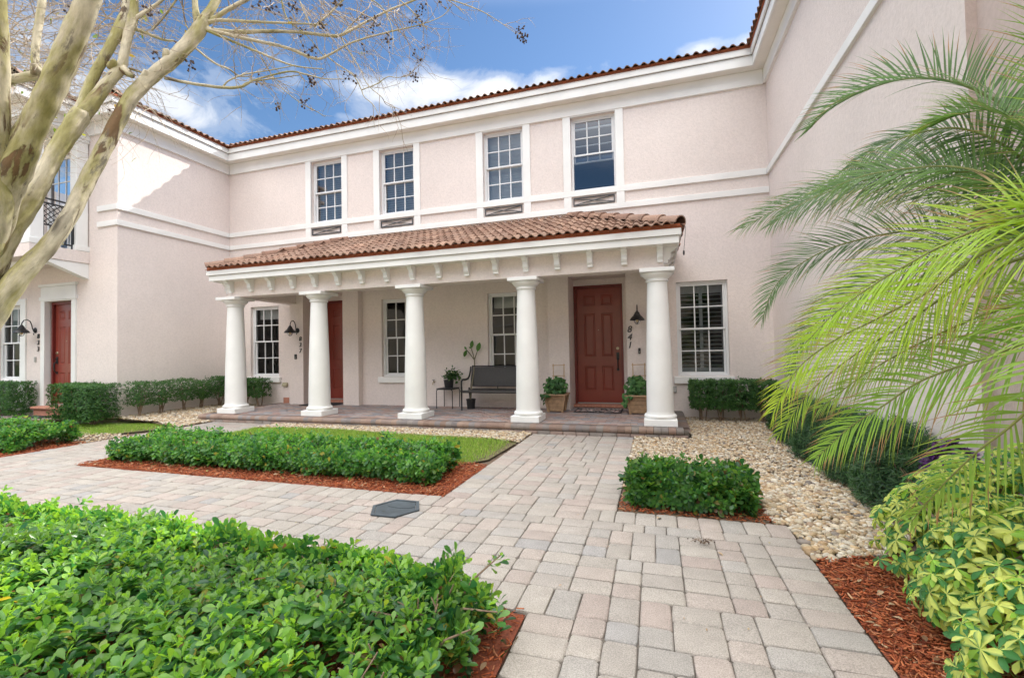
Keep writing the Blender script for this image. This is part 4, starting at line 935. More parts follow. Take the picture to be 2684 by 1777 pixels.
# clipped small-leaved shrubs with bare multi-stem feet
FIC = [(.042,.115,.034), (.055,.145,.040), (.085,.19,.046), (.030,.085,.030)]; FP = [.3,.33,.2,.17]
def box_shrub(x, y, wx, wy, h, zf, n, label, z0=.05, group='clipped shrubs against the house walls'):
    e = empty('shrub', (x, y, z0), label, 'shrub', group); k = n
    q = RNG.uniform(-1, 1, (k, 3)); ax = RNG.integers(0, 3, k); out = RNG.uniform(0, 1, k) < .72
    sg = np.sign(q[np.arange(k), ax]); q[np.arange(k)[out], ax[out]] = sg[out]*RNG.uniform(.86, 1.0, out.sum())
    hb = (h-zf)/2; P = np.stack([x+q[:,0]*wx/2, y+q[:,1]*wy/2, z0+zf+hb+q[:,2]*hb], 1); P += RNG.normal(0, .012, (k, 3))
    low = q[:,2] < -.55; keep = ~(low & (RNG.uniform(0,1,k) < .35)); P = P[keep]; q = q[keep]
    N = q/np.linalg.norm(q, axis=1, keepdims=True)+np.array((0,0,.35))
    A = rosettes(P, N/np.linalg.norm(N,axis=1,keepdims=True), 6, .036, .3, FIC, FP, OV, (.07,.17,.04), .6); fast_mesh('foliage', *A[:2], M['leafmatte'], e, A[2], smooth=True)
    mb = MB()
    for _ in range(5):
        bx_, by_ = x+random.gauss(0,.03), y+random.gauss(0,.02); tx, ty = x+random.uniform(-.42,.42)*wx, y+random.uniform(-.4,.4)*wy
        mb.tube([(bx_,by_,z0-.06),((bx_*2+tx)/3,(by_*2+ty)/3,z0+zf*.7),((bx_+2*tx)/3,(by_+2*ty)/3,z0+zf+.1),(tx,ty,z0+h*.85)], [.013,.011,.008,.004], 6)
    mb.build('stem', M['twig'], e); return e
lab = ['dense clipped shrub at the front corner of the left wing beside the red door step', 'second clipped shrub rounding the left wing corner, foliage down to the stones', 'third shrub from the corner along the shaded left wing wall', 'fourth shrub from the corner along the left wing wall, bare twisted stems', 'fifth shrub from the corner along the left wing wall', 'sixth shrub from the corner along the left wing wall', 'seventh shrub along the left wing wall, two from the inner corner', 'last shrub of the left wing row, in the inner corner', 'shrub under the shaded window left of the porch, seen right of the first column', 'shrub right of the last one under the window left of the porch']
box_shrub(-11.02, 6.10, .75, .5, .72, .04, 1900, lab[0], .10); box_shrub(-10.35, 6.02, .70, .6, .70, .04, 1900, lab[1], .10)
for i, y in enumerate((6.62, 7.05, 7.50, 7.95, 8.38, 8.75)): box_shrub(-9.98+random.uniform(-.03,.03), y, .44, .36, .70+random.uniform(-.04,.03), .26, 430, lab[2+i], .09)
box_shrub(-9.42, 8.62, .42, .42, .70, .28, 560, lab[8], .05); box_shrub(-9.02, 8.62, .40, .42, .70, .28, 560, lab[9], .05)
for x, l in ((.74, 'clipped dark shrub just right of the end column under the shuttered window'), (1.05, 'second clipped dark shrub under the shuttered window'), (1.38, 'third dark shrub from the end column, right end of the shuttered window'), (1.70, 'dark shrub in the corner by the right wing, behind the palm tips')): box_shrub(x, 8.55, .37, .44, .70, .22, 900, l, .03)
box_shrub(-13.30, 6.12, 1.30, .46, .74, .06, 1900, 'boxy clipped shrub at the left edge below the 833 window', .10)

# fine-leaved dark shrubs along the right wing wall
def podo(x, y, rx, ry, h, n, label):
    e = empty('yew_shrub', (x, y, 0), label, 'shrub', 'fine-leaved dark shrubs along the right wing')
    d = rvec(n); d[:,2] = np.abs(d[:,2]); r = RNG.uniform(.55, 1.0, n)**.5; P = np.stack([x+d[:,0]*rx*r, y+d[:,1]*ry*r, .06+d[:,2]*h*r], 1); P[:,0] = np.minimum(P[:,0], XR-.04)
    A = rosettes(P, d*.7+np.array((-.1,0,.5)), 9, .062, .6, [(.036,.090,.040), (.050,.12,.046), (.075,.155,.055), (.026,.068,.034)], [.3,.35,.2,.15], NE, (.06,.14,.045), .5)
    fast_mesh('foliage', *A[:2], M['leafmatte'], e, A[2]); stems(x-rx*.4, x+rx*.3, y-ry*.5, y+ry*.5, h*.7, 14, 'stem', e, .008)
for i, (x, y, rx, ry, h, l) in enumerate(((1.84,7.7,.26,.55,.62,'farthest fine-leaved shrub along the right wing, beside the corner shrub'), (1.80,6.85,.30,.58,.62,'fine-leaved shrub behind the hanging yellow palm tips'), (1.78,6.0,.32,.6,.64,'broad fine-leaved shrub spilling over the pebbles halfway along the right wing'), (1.79,5.15,.30,.58,.66,'fine-leaved shrub between the broad one and the variegated bush'), (1.80,4.35,.30,.55,.68,'nearest fine-leaved shrub, its base touching pebbles and variegated leaves'))): podo(x, y, rx, ry, h, 1900, l)
# purple flowering plant at the right edge
e = empty('purple_plant', (1.85,3.55,0), 'small purple-leaved plant at the right edge behind the variegated bush', 'plant')
d = rvec(420); d[:,2] = np.abs(d[:,2]); P = np.array((1.80,3.66,.10))+d*np.array((.16,.26,.56)); A = rosettes(P, d+np.array((0,0,.4)), 7, .06, .4, [(.10,.04,.12), (.15,.06,.20), (.05,.03,.07), (.22,.10,.34)], [.35,.25,.25,.15], OV); fast_mesh('foliage', *A[:2], M['leafmatte'], e, A[2], smooth=True); stems(1.72,1.88,3.45,3.75,.5,10,'stem',e)

# variegated umbrella shrubs: palmate leaves of seven cream-and-green leaflets
LT = leaf_tpl(.40, .16, .22, 'obovate')
def schefflera(name, label, centers, n, sz):
    e = empty(name, tuple(centers[0][:2])+(0,), label, 'shrub'); P = []; Nn = []
    for cx, cy, rx, ry, h in centers:
        d = rvec(n); d[:,2] = np.abs(d[:,2])*1.1; r = RNG.uniform(.5, 1, n)**.45; P.append(np.stack([cx+d[:,0]*rx*r, cy+d[:,1]*ry*r, .10+d[:,2]*h*r], 1)); Nn.append(d*.8+np.array((-.15,-.25,.55)))
    P = np.concatenate(P); Nn = np.concatenate(Nn); ok = (P[:,0] < XS-.06) & (P[:,0] > .93+.12*RNG.uniform(0,1,len(P))); P, Nn = P[ok], Nn[ok]; k = len(P); nl = 7
    Nn += RNG.normal(0,.22,(k,3)); Nn /= np.linalg.norm(Nn,axis=1,keepdims=True); NN = np.repeat(Nn, nl, 0); N_ = k*nl
    ref = np.where(np.abs(NN[:,[2]]) < .9, np.array([[0,0,1.]]), np.array([[1.,0,0]])); u = np.cross(NN, ref); u /= np.linalg.norm(u,axis=1,keepdims=True); v = np.cross(NN, u)
    a = np.tile(np.arange(nl)*2*np.pi/nl, k)+np.repeat(RNG.uniform(0,6.28,k), nl)+RNG.normal(0,.12,N_); el = RNG.normal(-.12,.2,N_)
    d = (u*np.cos(a)[:,None]+v*np.sin(a)[:,None])*np.cos(el)[:,None]+NN*np.sin(el)[:,None]; s = np.repeat(RNG.uniform(.75,1.2,k)*sz, nl)*RNG.uniform(.85,1.1,N_)
    tv, tf = LT; nv = len(tv); V, F, T = scatter(tv, tf, frames(d, NN), s, np.repeat(P, nl, 0), np.ones((N_,3)))
    cream = np.array((.60,.66,.17)); green = np.array((.045,.16,.045)); lime = np.array((.28,.50,.07)); T = T.reshape(N_, nv, 3)
    kind = RNG.choice(4, N_, p=[.44,.17,.29,.10]); sd = RNG.integers(0,2,N_)
    for j in range(nv):
        col = j % 3; row = j//3                                    # mid column cream, margins green or cream; tips greener
        edge = col != 1
        base = np.where((kind == 0)[:,None], cream if not edge else np.where(((sd == 0) == (col == 0))[:,None], cream*.96, green*1.2), np.where((kind == 1)[:,None], cream*(1 if row < 4 else .9), np.where((kind == 2)[:,None], green*1.15 if edge else green*1.5, lime)))
        T[:,j] = base
    T *= RNG.uniform(.85,1.12,(N_,1,1)); fast_mesh('foliage', V, F, M['leafmatte'], e, T.reshape(-1,3), smooth=True)
    mb = MB()
    for c in centers:
        for _ in range(7):
            q = P[RNG.integers(0, k)]; mb.tube([(c[0]+random.gauss(0,.05), c[1]+random.gauss(0,.05), -.03), ((c[0]+q[0])/2, (c[1]+q[1])/2, q[2]*.55), tuple(q)], [.013,.010,.004], 6)
    pet = mb
    for i in range(0, k, 3): q = P[i]; pet.tube([q-Nn[i]*.12+np.array((0,0,-.05)), q-Nn[i]*.03, q], [.002,.002,.002], 4, m=1)
    m_ = M.setdefault('petiole', simple('green_petiole', (.16,.24,.06), .5, .2, 20)); mb.build('stem', [M['twig'], m_], e)
schefflera('variegated_shrub', 'bushy cream and green variegated umbrella shrub on red mulch at the right', [(1.53,3.0,.40,.45,.54), (1.46,2.45,.40,.44,.50), (1.40,1.92,.44,.44,.46), (1.72,3.36,.25,.28,.50), (1.80,2.5,.24,.6,.62), (1.84,3.1,.18,.5,.62)], 320, .058)

# ---- crape myrtle
tree = empty('crape_myrtle', (-2.75,1.05,0), 'bare pale-barked crape myrtle leaning across the upper left sky', 'tree')
def cr_(pts, n=10):
    """Catmull-Rom through (px, py, depth, radius) rows -> world points and radii"""
    p = np.array(pts, float); p = np.vstack([2*p[0]-p[1], p, 2*p[-1]-p[-2]]); out = []
    for i in range(1, len(p)-2):
        for q in range(n):
            t = q/n; out.append(.5*((2*p[i])+(-p[i-1]+p[i+1])*t+(2*p[i-1]-5*p[i]+4*p[i+1]-p[i+2])*t*t+(-p[i-1]+3*p[i]-3*p[i+1]+p[i+2])*t**3))
    out.append(p[-2]); out = np.array(out); return [pt(a, b, c) for a, b, c, _ in out], np.abs(out[:,3])
LIMBS = [
 [(-190,1420,2.12,.150),(-150,1150,2.14,.118),(-105,920,2.15,.100),(-52,760,2.16,.088),(-18,620,2.15,.078),(10,495,2.12,.078),(40,430,2.10,.078),(82,345,2.08,.068),(118,270,2.06,.063),(153,190,2.04,.058),(190,110,2.02,.055),(225,20,2.0,.052),(262,-90,1.98,.045)],
 [(-14,660,2.16,.040),(0,560,2.12,.058),(4,450,2.08,.048),(2,330,2.02,.038),(4,200,1.98,.034),(0,60,1.95,.031),(-4,-80,1.92,.028)],
 [(-60,880,2.16,.070),(8,780,2.18,.058),(70,705,2.22,.053),(130,640,2.27,.049),(185,560,2.33,.045),(232,470,2.40,.043),(275,385,2.46,.043),(318,300,2.52,.044),(352,248,2.57,.047),(400,200,2.63,.043),(450,158,2.69,.045),(488,122,2.74,.045),(520,80,2.79,.050),(533,54,2.81,.042),(540,40,2.815,.016)],
 [(-22,720,2.16,.055),(22,615,2.20,.055),(65,545,2.24,.056),(105,480,2.28,.052),(145,405,2.33,.049),(182,345,2.38,.050),(212,300,2.42,.050),(226,282,2.43,.022)],
 [(212,300,2.42,.044),(222,262,2.45,.037),(240,215,2.49,.031),(265,165,2.53,.028),(292,115,2.57,.029),(318,70,2.61,.038),(330,25,2.63,.030),(338,-40,2.66,.026)],
 [(212,305,2.42,.044),(248,262,2.46,.039),(285,215,2.51,.036),(315,180,2.55,.035),(326,140,2.58,.028),(334,100,2.61,.028),(345,50,2.64,.034),(352,-30,2.68,.025)],
 [(-30,250,2.62,.030),(15,216,2.60,.030),(62,204,2.58,.028),(98,192,2.57,.030),(92,150,2.58,.024),(98,90,2.60,.023),(108,20,2.62,.022),(114,-50,2.64,.020)],
 [(533,52,2.81,.034),(560,15,2.84,.028),(585,-40,2.88,.026)], [(522,65,2.80,.036),(512,20,2.82,.020),(512,-40,2.84,.018)],
]
STUBS = [((372,228),(384,185)),((352,245),(362,222)),((440,160),(436,128)),((178,345),(192,330)),((100,195),(88,168)),((295,178),(300,160)),((150,640),(140,602)),((315,180),(348,200)),((82,345),(70,330))]
mb = MB()
for L in LIMBS:
    P, r = cr_(L); r = r*.80; ph = random.uniform(0, 6)
    mb.tube(P, r, 14, wob=lambda i, q, ph=ph: .06*math.sin(2*q+ph+i*.13)+.045*math.sin(3*q-i*.21+ph)+.03*math.sin(i*.9+q))
for (a, b_) in STUBS:
    d0 = 2.30+(a[0]-60)*.0010; p0, p1 = pt(*a, d0), pt(*b_, d0-.03); mb.tube([p0, (p0+p1)/2, p1], [.028,.022,.012], 9, wob=lambda i, q: .12*math.sin(3*q+i))
mb.build('trunk', M['bark'], tree, smooth=0)
# branches over the sky (measured), then finer twigs
BR = [
 [(528,62,2.8,.012),(578,54,2.83,.012),(660,58,2.86,.010),(766,62,2.92,.007),(860,66,2.97,.004)],
 [(535,72,2.8,.018),(561,80,2.82,.016),(623,85,2.86,.015),(700,83,2.90,.013),(779,85,2.95,.011),(857,94,3.0,.011),(893,93,3.02,.011),(951,63,3.06,.009),(1015,30,3.10,.008),(1090,0,3.15,.007),(1140,-25,3.2,.006)],
 [(535,76,2.8,.014),(600,92,2.83,.013),(657,105,2.86,.012),(748,125,2.92,.011),(824,154,2.97,.010),(860,146,3.0,.008),(926,111,3.05,.007),(1027,83,3.12,.006),(1100,66,3.17,.004),(1159,43,3.2,.003),(1185,14,3.22,.003)],
 [(535,78,2.8,.010),(600,105,2.82,.009),(674,136,2.86,.008),(766,172,2.92,.006),(850,182,2.97,.003)],
 [(432,205,2.66,.011),(500,219,2.69,.010),(583,230,2.74,.010),(632,228,2.78,.009),(663,212,2.80,.007),(708,199,2.83,.006),(762,188,2.87,.006),(802,196,2.90,.006),(850,207,2.93,.004),(900,208,2.96,.003)],
 [(583,230,2.74,.006),(600,212,2.75,.005),(640,196,2.77,.005),(700,186,2.81,.004),(766,174,2.86,.003)],
 [(508,124,2.76,.007),(561,165,2.80,.007),(600,182,2.82,.006),(628,200,2.84,.005),(660,200,2.86,.003)],
 [(632,228,2.78,.005),(650,216,2.8,.004),(700,209,2.84,.004),(790,197,2.9,.003)],
 [(640,84,2.87,.004),(677,138,2.9,.004),(708,190,2.93,.004),(730,223,2.95,.003),(784,268,2.99,.003),(815,285,3.01,.0025),(853,306,3.03,.0015)],
 [(1120,-10,3.2,.005),(1179,0,3.22,.005),(1250,25,3.27,.004),(1290,46,3.30,.003),(1354,89,3.35,.002)],
 [(870,-20,3.0,.005),(960,-5,3.02,.005),(1000,20,3.05,.004),(1018,50,3.06,.004),(1029,84,3.07,.003),(1030,142,3.08,.002)],
 [(850,142,2.99,.005),(880,166,3.02,.005),(926,198,3.05,.005),(946,233,3.07,.004),(955,255,3.08,.003),(977,274,3.09,.003),(994,304,3.10,.002)],
 [(893,96,3.02,.005),(908,124,3.03,.005),(944,182,3.06,.004),(964,223,3.08,.003),(1000,255,3.1,.003),(1012,274,3.11,.002),(1037,284,3.12,.0015)],
 [(949,236,3.07,.004),(989,220,3.10,.004),(1016,202,3.12,.003),(1040,204,3.14,.003),(1078,199,3.16,.002)],
 [(1035,-10,3.1,.005),(1075,25,3.13,.005),(1098,52,3.15,.004),(1119,78,3.17,.003)], [(1165,-5,3.22,.004),(1200,20,3.25,.004),(1218,38,3.27,.002)],
 [(330,60,2.62,.016),(352,75,2.64,.014),(385,88,2.67,.011),(425,104,2.70,.009),(455,108,2.72,.006)], [(345,55,2.64,.016),(385,30,2.67,.012),(420,5,2.7,.010),(455,-25,2.73,.008)],
 [(338,180,2.56,.008),(365,188,2.6,.007),(400,202,2.63,.005)], [(398,80,2.64,.006),(430,45,2.7,.006),(470,-10,2.74,.006)],
 [(485,120,2.74,.006),(498,90,2.76,.006),(486,60,2.78,.005),(478,10,2.8,.005),(475,-20,2.8,.004)],
 [(545,60,2.82,.016),(600,25,2.86,.015),(650,-2,2.9,.014),(700,-30,2.94,.012)],
 [(893,96,3.02,.006),(925,62,3.05,.005),(955,32,3.07,.004)], [(823,70,2.97,.007),(860,40,3.0,.007),(905,-5,3.03,.006)],
 [(735,-10,2.9,.005),(745,30,2.92,.004),(760,60,2.93,.004),(805,95,2.96,.003),(850,150,3.0,.003)], [(780,-10,2.92,.004),(800,40,2.95,.004),(820,80,2.97,.003)],
]
mb = MB(); TW = MB(); tips = []; rg = random.Random(21)
def twig(p, d, L, r, lev):
    n = 5; P = [np.array(p)]; d = np.array(d, float)
    for i in range(n):
        d = d+np.array([rg.gauss(0,.20), rg.gauss(0,.20), rg.gauss(-.03,.17)]); d /= np.linalg.norm(d); P.append(P[-1]+d*L/n)
    TW.tube(P, [r*(1-.14*i) for i in range(n+1)], 4, cap=False); tips.append((P[-1], d, lev))
    if lev > 0:
        for i in (1, 2, 3, 4):
            if rg.random() < .62:
                s = np.array([rg.gauss(0,1), rg.gauss(0,1), rg.gauss(0,.8)]); s = s-d*(s@d); s /= np.linalg.norm(s); twig(P[i], d*.65+s*.75, L*rg.uniform(.4,.7), r*.6, lev-1)
for L in LIMBS:                                                # forks that carry on above the picture
    if L[-1][1] > -20: continue
    P, r = cr_(L); d0 = P[-1]-P[-5]; d0 /= np.linalg.norm(d0)
    for q in range(3):
        s = np.array([rg.gauss(0,1), rg.gauss(0,1), rg.gauss(0,.5)]); s -= d0*(s@d0); s /= np.linalg.norm(s); Q = [P[-1]-d0*.03]; d = d0+s*.45; d[2] = abs(d[2])+.25
        for i in range(6): d = d/np.linalg.norm(d)+np.array([rg.gauss(0,.10), rg.gauss(0,.10), .05]); Q.append(Q[-1]+d/np.linalg.norm(d)*.22)
        mb.tube(Q, [r[-1]*.72*(1-.15*i) for i in range(7)], 8)
        for i in range(2, 7):
            for _ in range(3): s2 = np.array([rg.gauss(0,1), rg.gauss(0,1), rg.gauss(.2,.6)]); twig(Q[i], d*.5+s2*.6, rg.uniform(.3,.6), .0035, 2)
for b_ in BR:
    P, r = cr_(b_, 6); mb.tube(P, r*.86, 7, wob=lambda i, q: .08*math.sin(i*1.7+q)); ln = sum(np.linalg.norm(P[i+1]-P[i]) for i in range(len(P)-1))
    for _ in range(int(ln*7)+2):
        i = rg.randrange(2, len(P)-1); d = P[min(i+1,len(P)-1)]-P[i]; d /= np.linalg.norm(d); s = np.array([rg.gauss(0,1), rg.gauss(0,1), rg.gauss(.1,.9)]); s -= d*(s@d); s /= np.linalg.norm(s)
        twig(P[i], d*.7+s*.8, rg.uniform(.10,.34), .0026, 1)
    i = len(P)-1; d = P[i]-P[i-1]; tips.append((P[i], d/np.linalg.norm(d), 9))
# pale twiggy thicket behind the limbs at the far left
for _ in range(150):
    px, py = rg.uniform(-40, 330), rg.uniform(-30, 250); d0 = rg.uniform(2.75, 3.5); p = pt(px, py, d0); a = rg.choice((0, 0, math.pi))+rg.gauss(0,.5); d = CR*math.cos(a)+CU*(rg.gauss(.0,.4))+CF*rg.gauss(0,.5)
    if py > 215 and px > 170: continue
    twig(p, d/np.linalg.norm(d), rg.uniform(.35,.75), .0035, 2)
for _ in range(38):
    px, py = rg.uniform(0, 150), rg.uniform(230, 400); p = pt(px, py, rg.uniform(2.8, 3.5)); d = CR*rg.choice((1,-1))+CU*rg.gauss(-.3,.4)+CF*rg.gauss(0,.5); twig(p, d/np.linalg.norm(d), rg.uniform(.2,.4), .0026, 1)
for _ in range(58):                                            # sprays crossing the top of the frame
    px, py = rg.uniform(560, 1050), rg.uniform(-40, 40); p = pt(px, py, rg.uniform(2.8, 3.3)); d = CR*rg.uniform(.1,1)+CU*rg.gauss(-.35,.4)+CF*rg.gauss(.2,.4); twig(p, d/np.linalg.norm(d), rg.uniform(.25,.6), .003, 2)
mb.build('branch', M['bark'], tree, smooth=0); TW.build('twigs', M['twigpale'], tree)
pd = MB(); pv, pf = ico(0)
def podc(p, n):
    for _ in range(n):
        q = np.array(p)+np.array([rg.gauss(0,.020), rg.gauss(0,.020), rg.gauss(0,.020)]); pd.add(q+pv*rg.uniform(.005,.009), [tuple(f) for f in pf]); pd.bar(p, q, .0015, .0015, (1,.2,.3))
for a in ((1372,98,3.36,26),(1362,80,3.36,12),(1085,203,3.16,12),(1094,48,3.15,16),(845,70,2.97,14),(815,215,2.9,14),(800,268+3,3.0,7),(980,60,3.06,14),(912,200,3.0,9),(770,20,2.9,14),(500,165,2.75,10),(880,10,3.0,14),(1015,105,3.1,10),(710,20,2.9,10),(815,130,2.95,12),(1110,22,3.2,8)): podc(pt(*a[:3]), a[3])
for t_, d, lev in tips:
    if lev == 0 and rg.random() < .018: podc(t_, rg.randint(3, 7))
pd.build('seed_pods', M['pod'], tree)
lp = np.array([t_ for t_, d, lev in tips if lev <= 1 and (t_-CAM)@CR/((t_-CAM)@CF) < -.80]); lp = lp[RNG.choice(len(lp), min(150, len(lp)), False)]
lp = np.concatenate([lp]+[np.array([pt(*q)]) for q in ((766,58,2.9),(475,70,2.75),(485,78,2.75),(950,140,3.05),(420,25,2.7))]); k = len(lp)
d = rvec(k)*.8+np.array((0,0,-.5)); A = scatter(OV[0], OV[1], frames(d, rvec(k)), RNG.uniform(.022,.048,k), lp, np.array([(.26,.30,.04),(.16,.26,.04),(.34,.26,.05),(.12,.20,.03)])[RNG.integers(0,4,k)]); fast_mesh('leaves', *A[:2], M['leafmatte'], tree, A[2], smooth=True)

# ---- palm: crown outside the right edge, fronds arching in
palm = empty('palm_tree', (1.66,2.30,0), 'feathery palm arching in from the right edge, upper fronds green, lower fronds yellow-green', 'palm tree')
mb = MB(); zz = np.linspace(-.05, 1.75, 40)
mb.tube([(1.72-.02*math.sin(z), 2.36+.03*math.sin(z*1.5), z) for z in zz], [.085+.012*(i % 3 == 0)-.012*(i/40) for i in range(40)], 14); mb.build('trunk', simple('palm_trunk', (.22,.19,.14), .9, .3, 30, bs=.5), palm, smooth=30)
PT = leaf_tpl(1, .5, .0, 'lance')
def frond(path, ll, ncol, tip, nper=46, droop=.5, wd=.024, side=(1,-1), up=.25, start=.12, tan=.25, dens=1.45, wdf=.50, world=False):
    p = np.array(path, float); W = p if world else np.array([pt(*q) for q in p]); cz = min(1.86, max(1.45, W[0][2]+.05)); c0 = np.array((1.71, 2.37, cz)); v0 = W[0]-c0; W = np.vstack([c0+v0*.0, c0+v0*.45+np.array((0,0,.10)), W]); W = np.vstack([2*W[0]-W[1], W, 2*W[-1]-W[-2]]); P = []
    for i in range(1, len(W)-2):
        for q in range(8): t = q/8; P.append(.5*(2*W[i]+(W[i+1]-W[i-1])*t+(2*W[i-1]-5*W[i]+4*W[i+1]-W[i+2])*t*t+(3*W[i]-W[i-1]-3*W[i+1]+W[i+2])*t**3))
    P.append(W[-2]); P = np.array(P); seg = np.linalg.norm(np.diff(P, axis=0), axis=1); s = np.concatenate([[0], np.cumsum(seg)]); L = s[-1]
    mbf = MB(); mbf.tube(P, [.0095*(1-q/L*.85)+.014*max(0, 1-q/.25) for q in s], 7)
    rc = M.setdefault('rachis', simple('palm_rachis', (.20,.22,.06), .5, .25, 14)); fo = mbf.build('frond', rc, palm)
    k = int(nper*dens); wd = wd*wdf; start = max(start, .30/L) if not world else .15; t = np.linspace(start, .995, k); V = []; F = []; T = []
    for sd in side:
        for i in range(k):
            q = min(max(t[i]+RNG.normal(0,.004), 0), .999)*L; j = min(np.searchsorted(s, q)-1, len(P)-2); j = max(j, 0); f = (q-s[j])/seg[j]; c = P[j]*(1-f)+P[j+1]*f; d = P[j+1]-P[j]; d /= np.linalg.norm(d)
            upv = np.array((0,0,1.))-d*d[2]; upv /= np.linalg.norm(upv); sv = np.cross(d, upv); nv0 = np.array((-.25,-1.,.15)); sp = np.cross(nv0, d); sp = sp*(1 if sp[2] > 0 else -1); sp /= np.linalg.norm(sp); sv = sp*.88*sd+sv*.35*sd; sv -= d*(sv@d); sv /= np.linalg.norm(sv)
            u = t[i]; env = (.50+.5*math.sin(math.pi*min(1, u*.80+.18)))*(1-.45*max(0, u-.75)/.25); le = ll*env*RNG.uniform(.9,1.08); an = .50+.62*u**1.6+RNG.normal(0,.05)
            dr = sv*math.cos(an)+d*math.sin(an)+upv*(up+RNG.normal(0,.07)); dr /= np.linalg.norm(dr); n = 6; pos = c+rvec(1)[0]*.002; w0 = wd*(.8+.4*(1-u))*RNG.uniform(.85,1.1)
            base = np.array(ncol)*RNG.uniform(.82,1.2); tp = np.array(tip)*RNG.uniform(.8,1.15); brown = RNG.uniform(0,1) < tan; b0 = len(V); nv = np.cross(dr, d); nv /= np.linalg.norm(nv)+1e-9
            wv = np.cross(dr, nv); wv /= np.linalg.norm(wv)+1e-9; prof = (.55,1.0,.95,.78,.5,.22,.03); tw = RNG.normal(0,.25); dp = droop*RNG.uniform(.5,1.5)
            for a in range(n+1):
                h = w0*prof[a]/2; fr_ = a/n; colr = base*(1-fr_**2*.5)+tp*fr_**2*.5
                if brown and fr_ > .62: colr = np.array((.34,.21,.10))*RNG.uniform(.8,1.2)
                V += [pos-wv*h+nv*h*.35, pos, pos+wv*h+nv*h*.35]; T += [colr, colr*1.06, colr]
                dr = dr+np.array((0,0,-1.))*dp*.17+sv*0; dr /= np.linalg.norm(dr); pos = pos+dr*le/n
            for a in range(n): e_ = b0+3*a; F += [(e_,e_+1,e_+4,e_+3), (e_+1,e_+2,e_+5,e_+4)]
    fast_mesh('leaflets', np.array(V), np.array(F), M['palm'], fo, np.array(T), smooth=True); return fo
DG = (.10,.185,.075); MG = (.16,.26,.085); YG = (.34,.48,.06); YY = (.50,.54,.07); TN = (.46,.31,.13)  # greens for the upper fronds, yellow-green for the lower ones
FR = [
 ([(2760,395,1.95),(2640,285,2.05),(2530,226,2.14),(2430,206,2.22),(2340,214,2.30),(2250,246,2.38),(2175,288,2.45),(2120,340,2.50)], .36, DG, MG, 46, .45, .024, .55),
 ([(2760,470,1.93),(2620,375,2.03),(2520,338,2.12),(2430,344,2.22),(2340,372,2.32),(2280,402,2.40),(2215,446,2.48)], .36, DG, (.10,.18,.07), 44, 1.0, .023, .10),
 ([(2770,620,1.92),(2660,562,2.04),(2560,528,2.16),(2440,494,2.30),(2320,482,2.44),(2220,490,2.56),(2110,524,2.68),(2014,560,2.78),(1945,600,2.84)], .42, (.095,.18,.065), (.26,.28,.08), 54, .85, .021, .30),
 ([(2770,640,1.95),(2600,606,2.15),(2480,602,2.30),(2377,606,2.44),(2281,622,2.56),(2167,655,2.68),(2071,711,2.78),(2026,761,2.84),(1998,835,2.88)], .36, DG, MG, 58, .5, .018, .28),
 ([(2770,560,1.80),(2650,480,1.90),(2520,440,2.02),(2400,440,2.14),(2270,460,2.26),(2160,500,2.36)], .40, (.11,.21,.06), YG, 44, .8, .022, .25),
 ([(2790,600,1.62),(2680,625,1.70),(2568,668,1.78),(2434,764,1.90),(2300,835,2.04),(2186,893,2.16),(2090,968,2.28),(2025,1080,2.38)], .46, YG, YY, 54, .6, .025, .25),
 ([(2790,560,1.60),(2660,570,1.68),(2540,610,1.78),(2420,670,1.90),(2300,740,2.02),(2190,820,2.14),(2110,900,2.24)], .44, (.30,.45,.06), YY, 50, .55, .025, .28),
 ([(2790,640,1.75),(2640,690,1.88),(2500,760,2.02),(2370,850,2.16),(2240,930,2.30),(2120,1030,2.42),(2040,1140,2.50)], .40, (.25,.38,.06), YG, 50, .7, .021, .22),
 ([(2790,840,1.62),(2690,895,1.70),(2587,935,1.79),(2473,974,1.90),(2396,1008,1.98),(2320,1060,2.06),(2224,1122,2.16),(2140,1200,2.25)], .42, (.20,.35,.06), YG, 48, .75, .026, .18),
 ([(2790,980,1.40),(2700,1070,1.47),(2632,1130,1.54),(2560,1185,1.62),(2467,1275,1.74),(2390,1365,1.85)], .38, (.20,.34,.06), (.36,.42,.10), 34, .9, .030, .15),
 ([(2800,760,1.70),(2680,795,1.80),(2560,832,1.92),(2400,905,2.08),(2260,985,2.22),(2150,1070,2.34)], .38, (.22,.35,.07), TN, 46, .8, .020, .2),
 ([(2840,330,1.35),(2800,180,1.38),(2765,40,1.42),(2740,-90,1.47)], .30, (.11,.22,.05), YG, 26, .35, .022, .15),
 ([(2780,600,1.98),(2640,640,2.14),(2520,655,2.28),(2400,690,2.42),(2280,745,2.54),(2170,815,2.66),(2095,905,2.76),(2070,985,2.80)], .34, (.11,.20,.06), (.28,.32,.09), 56, .7, .018, .2),
 ([(2780,520,1.96),(2640,470,2.08),(2500,450,2.22),(2370,455,2.36),(2240,480,2.50),(2110,530,2.62),(2020,590,2.70)], .36, DG, (.20,.24,.08), 52, .9, .020, .15),
 ([(2800,430,1.75),(2690,335,1.85),(2600,290,1.95),(2520,300,2.05),(2440,330,2.15)], .38, (.09,.19,.045), YG, 34, .5, .025, .5),
]
for W in ([(1.78,2.1,2.15),(1.82,1.7,2.35),(1.84,1.2,2.3),(1.86,.85,2.05)], [(1.66,2.1,2.1),(1.55,1.75,2.2),(1.40,1.35,2.05),(1.28,1.05,1.7)], [(1.76,2.3,2.3),(1.84,2.15,2.7),(1.88,1.9,2.95),(1.90,1.55,3.0)], [(1.80,2.0,1.75),(1.86,1.6,1.7),(1.88,1.2,1.5),(1.90,.95,1.2)]): frond(W, .36, DG, MG, 40, .7, .024, up=.2, dens=1.8, wdf=.36, world=True)
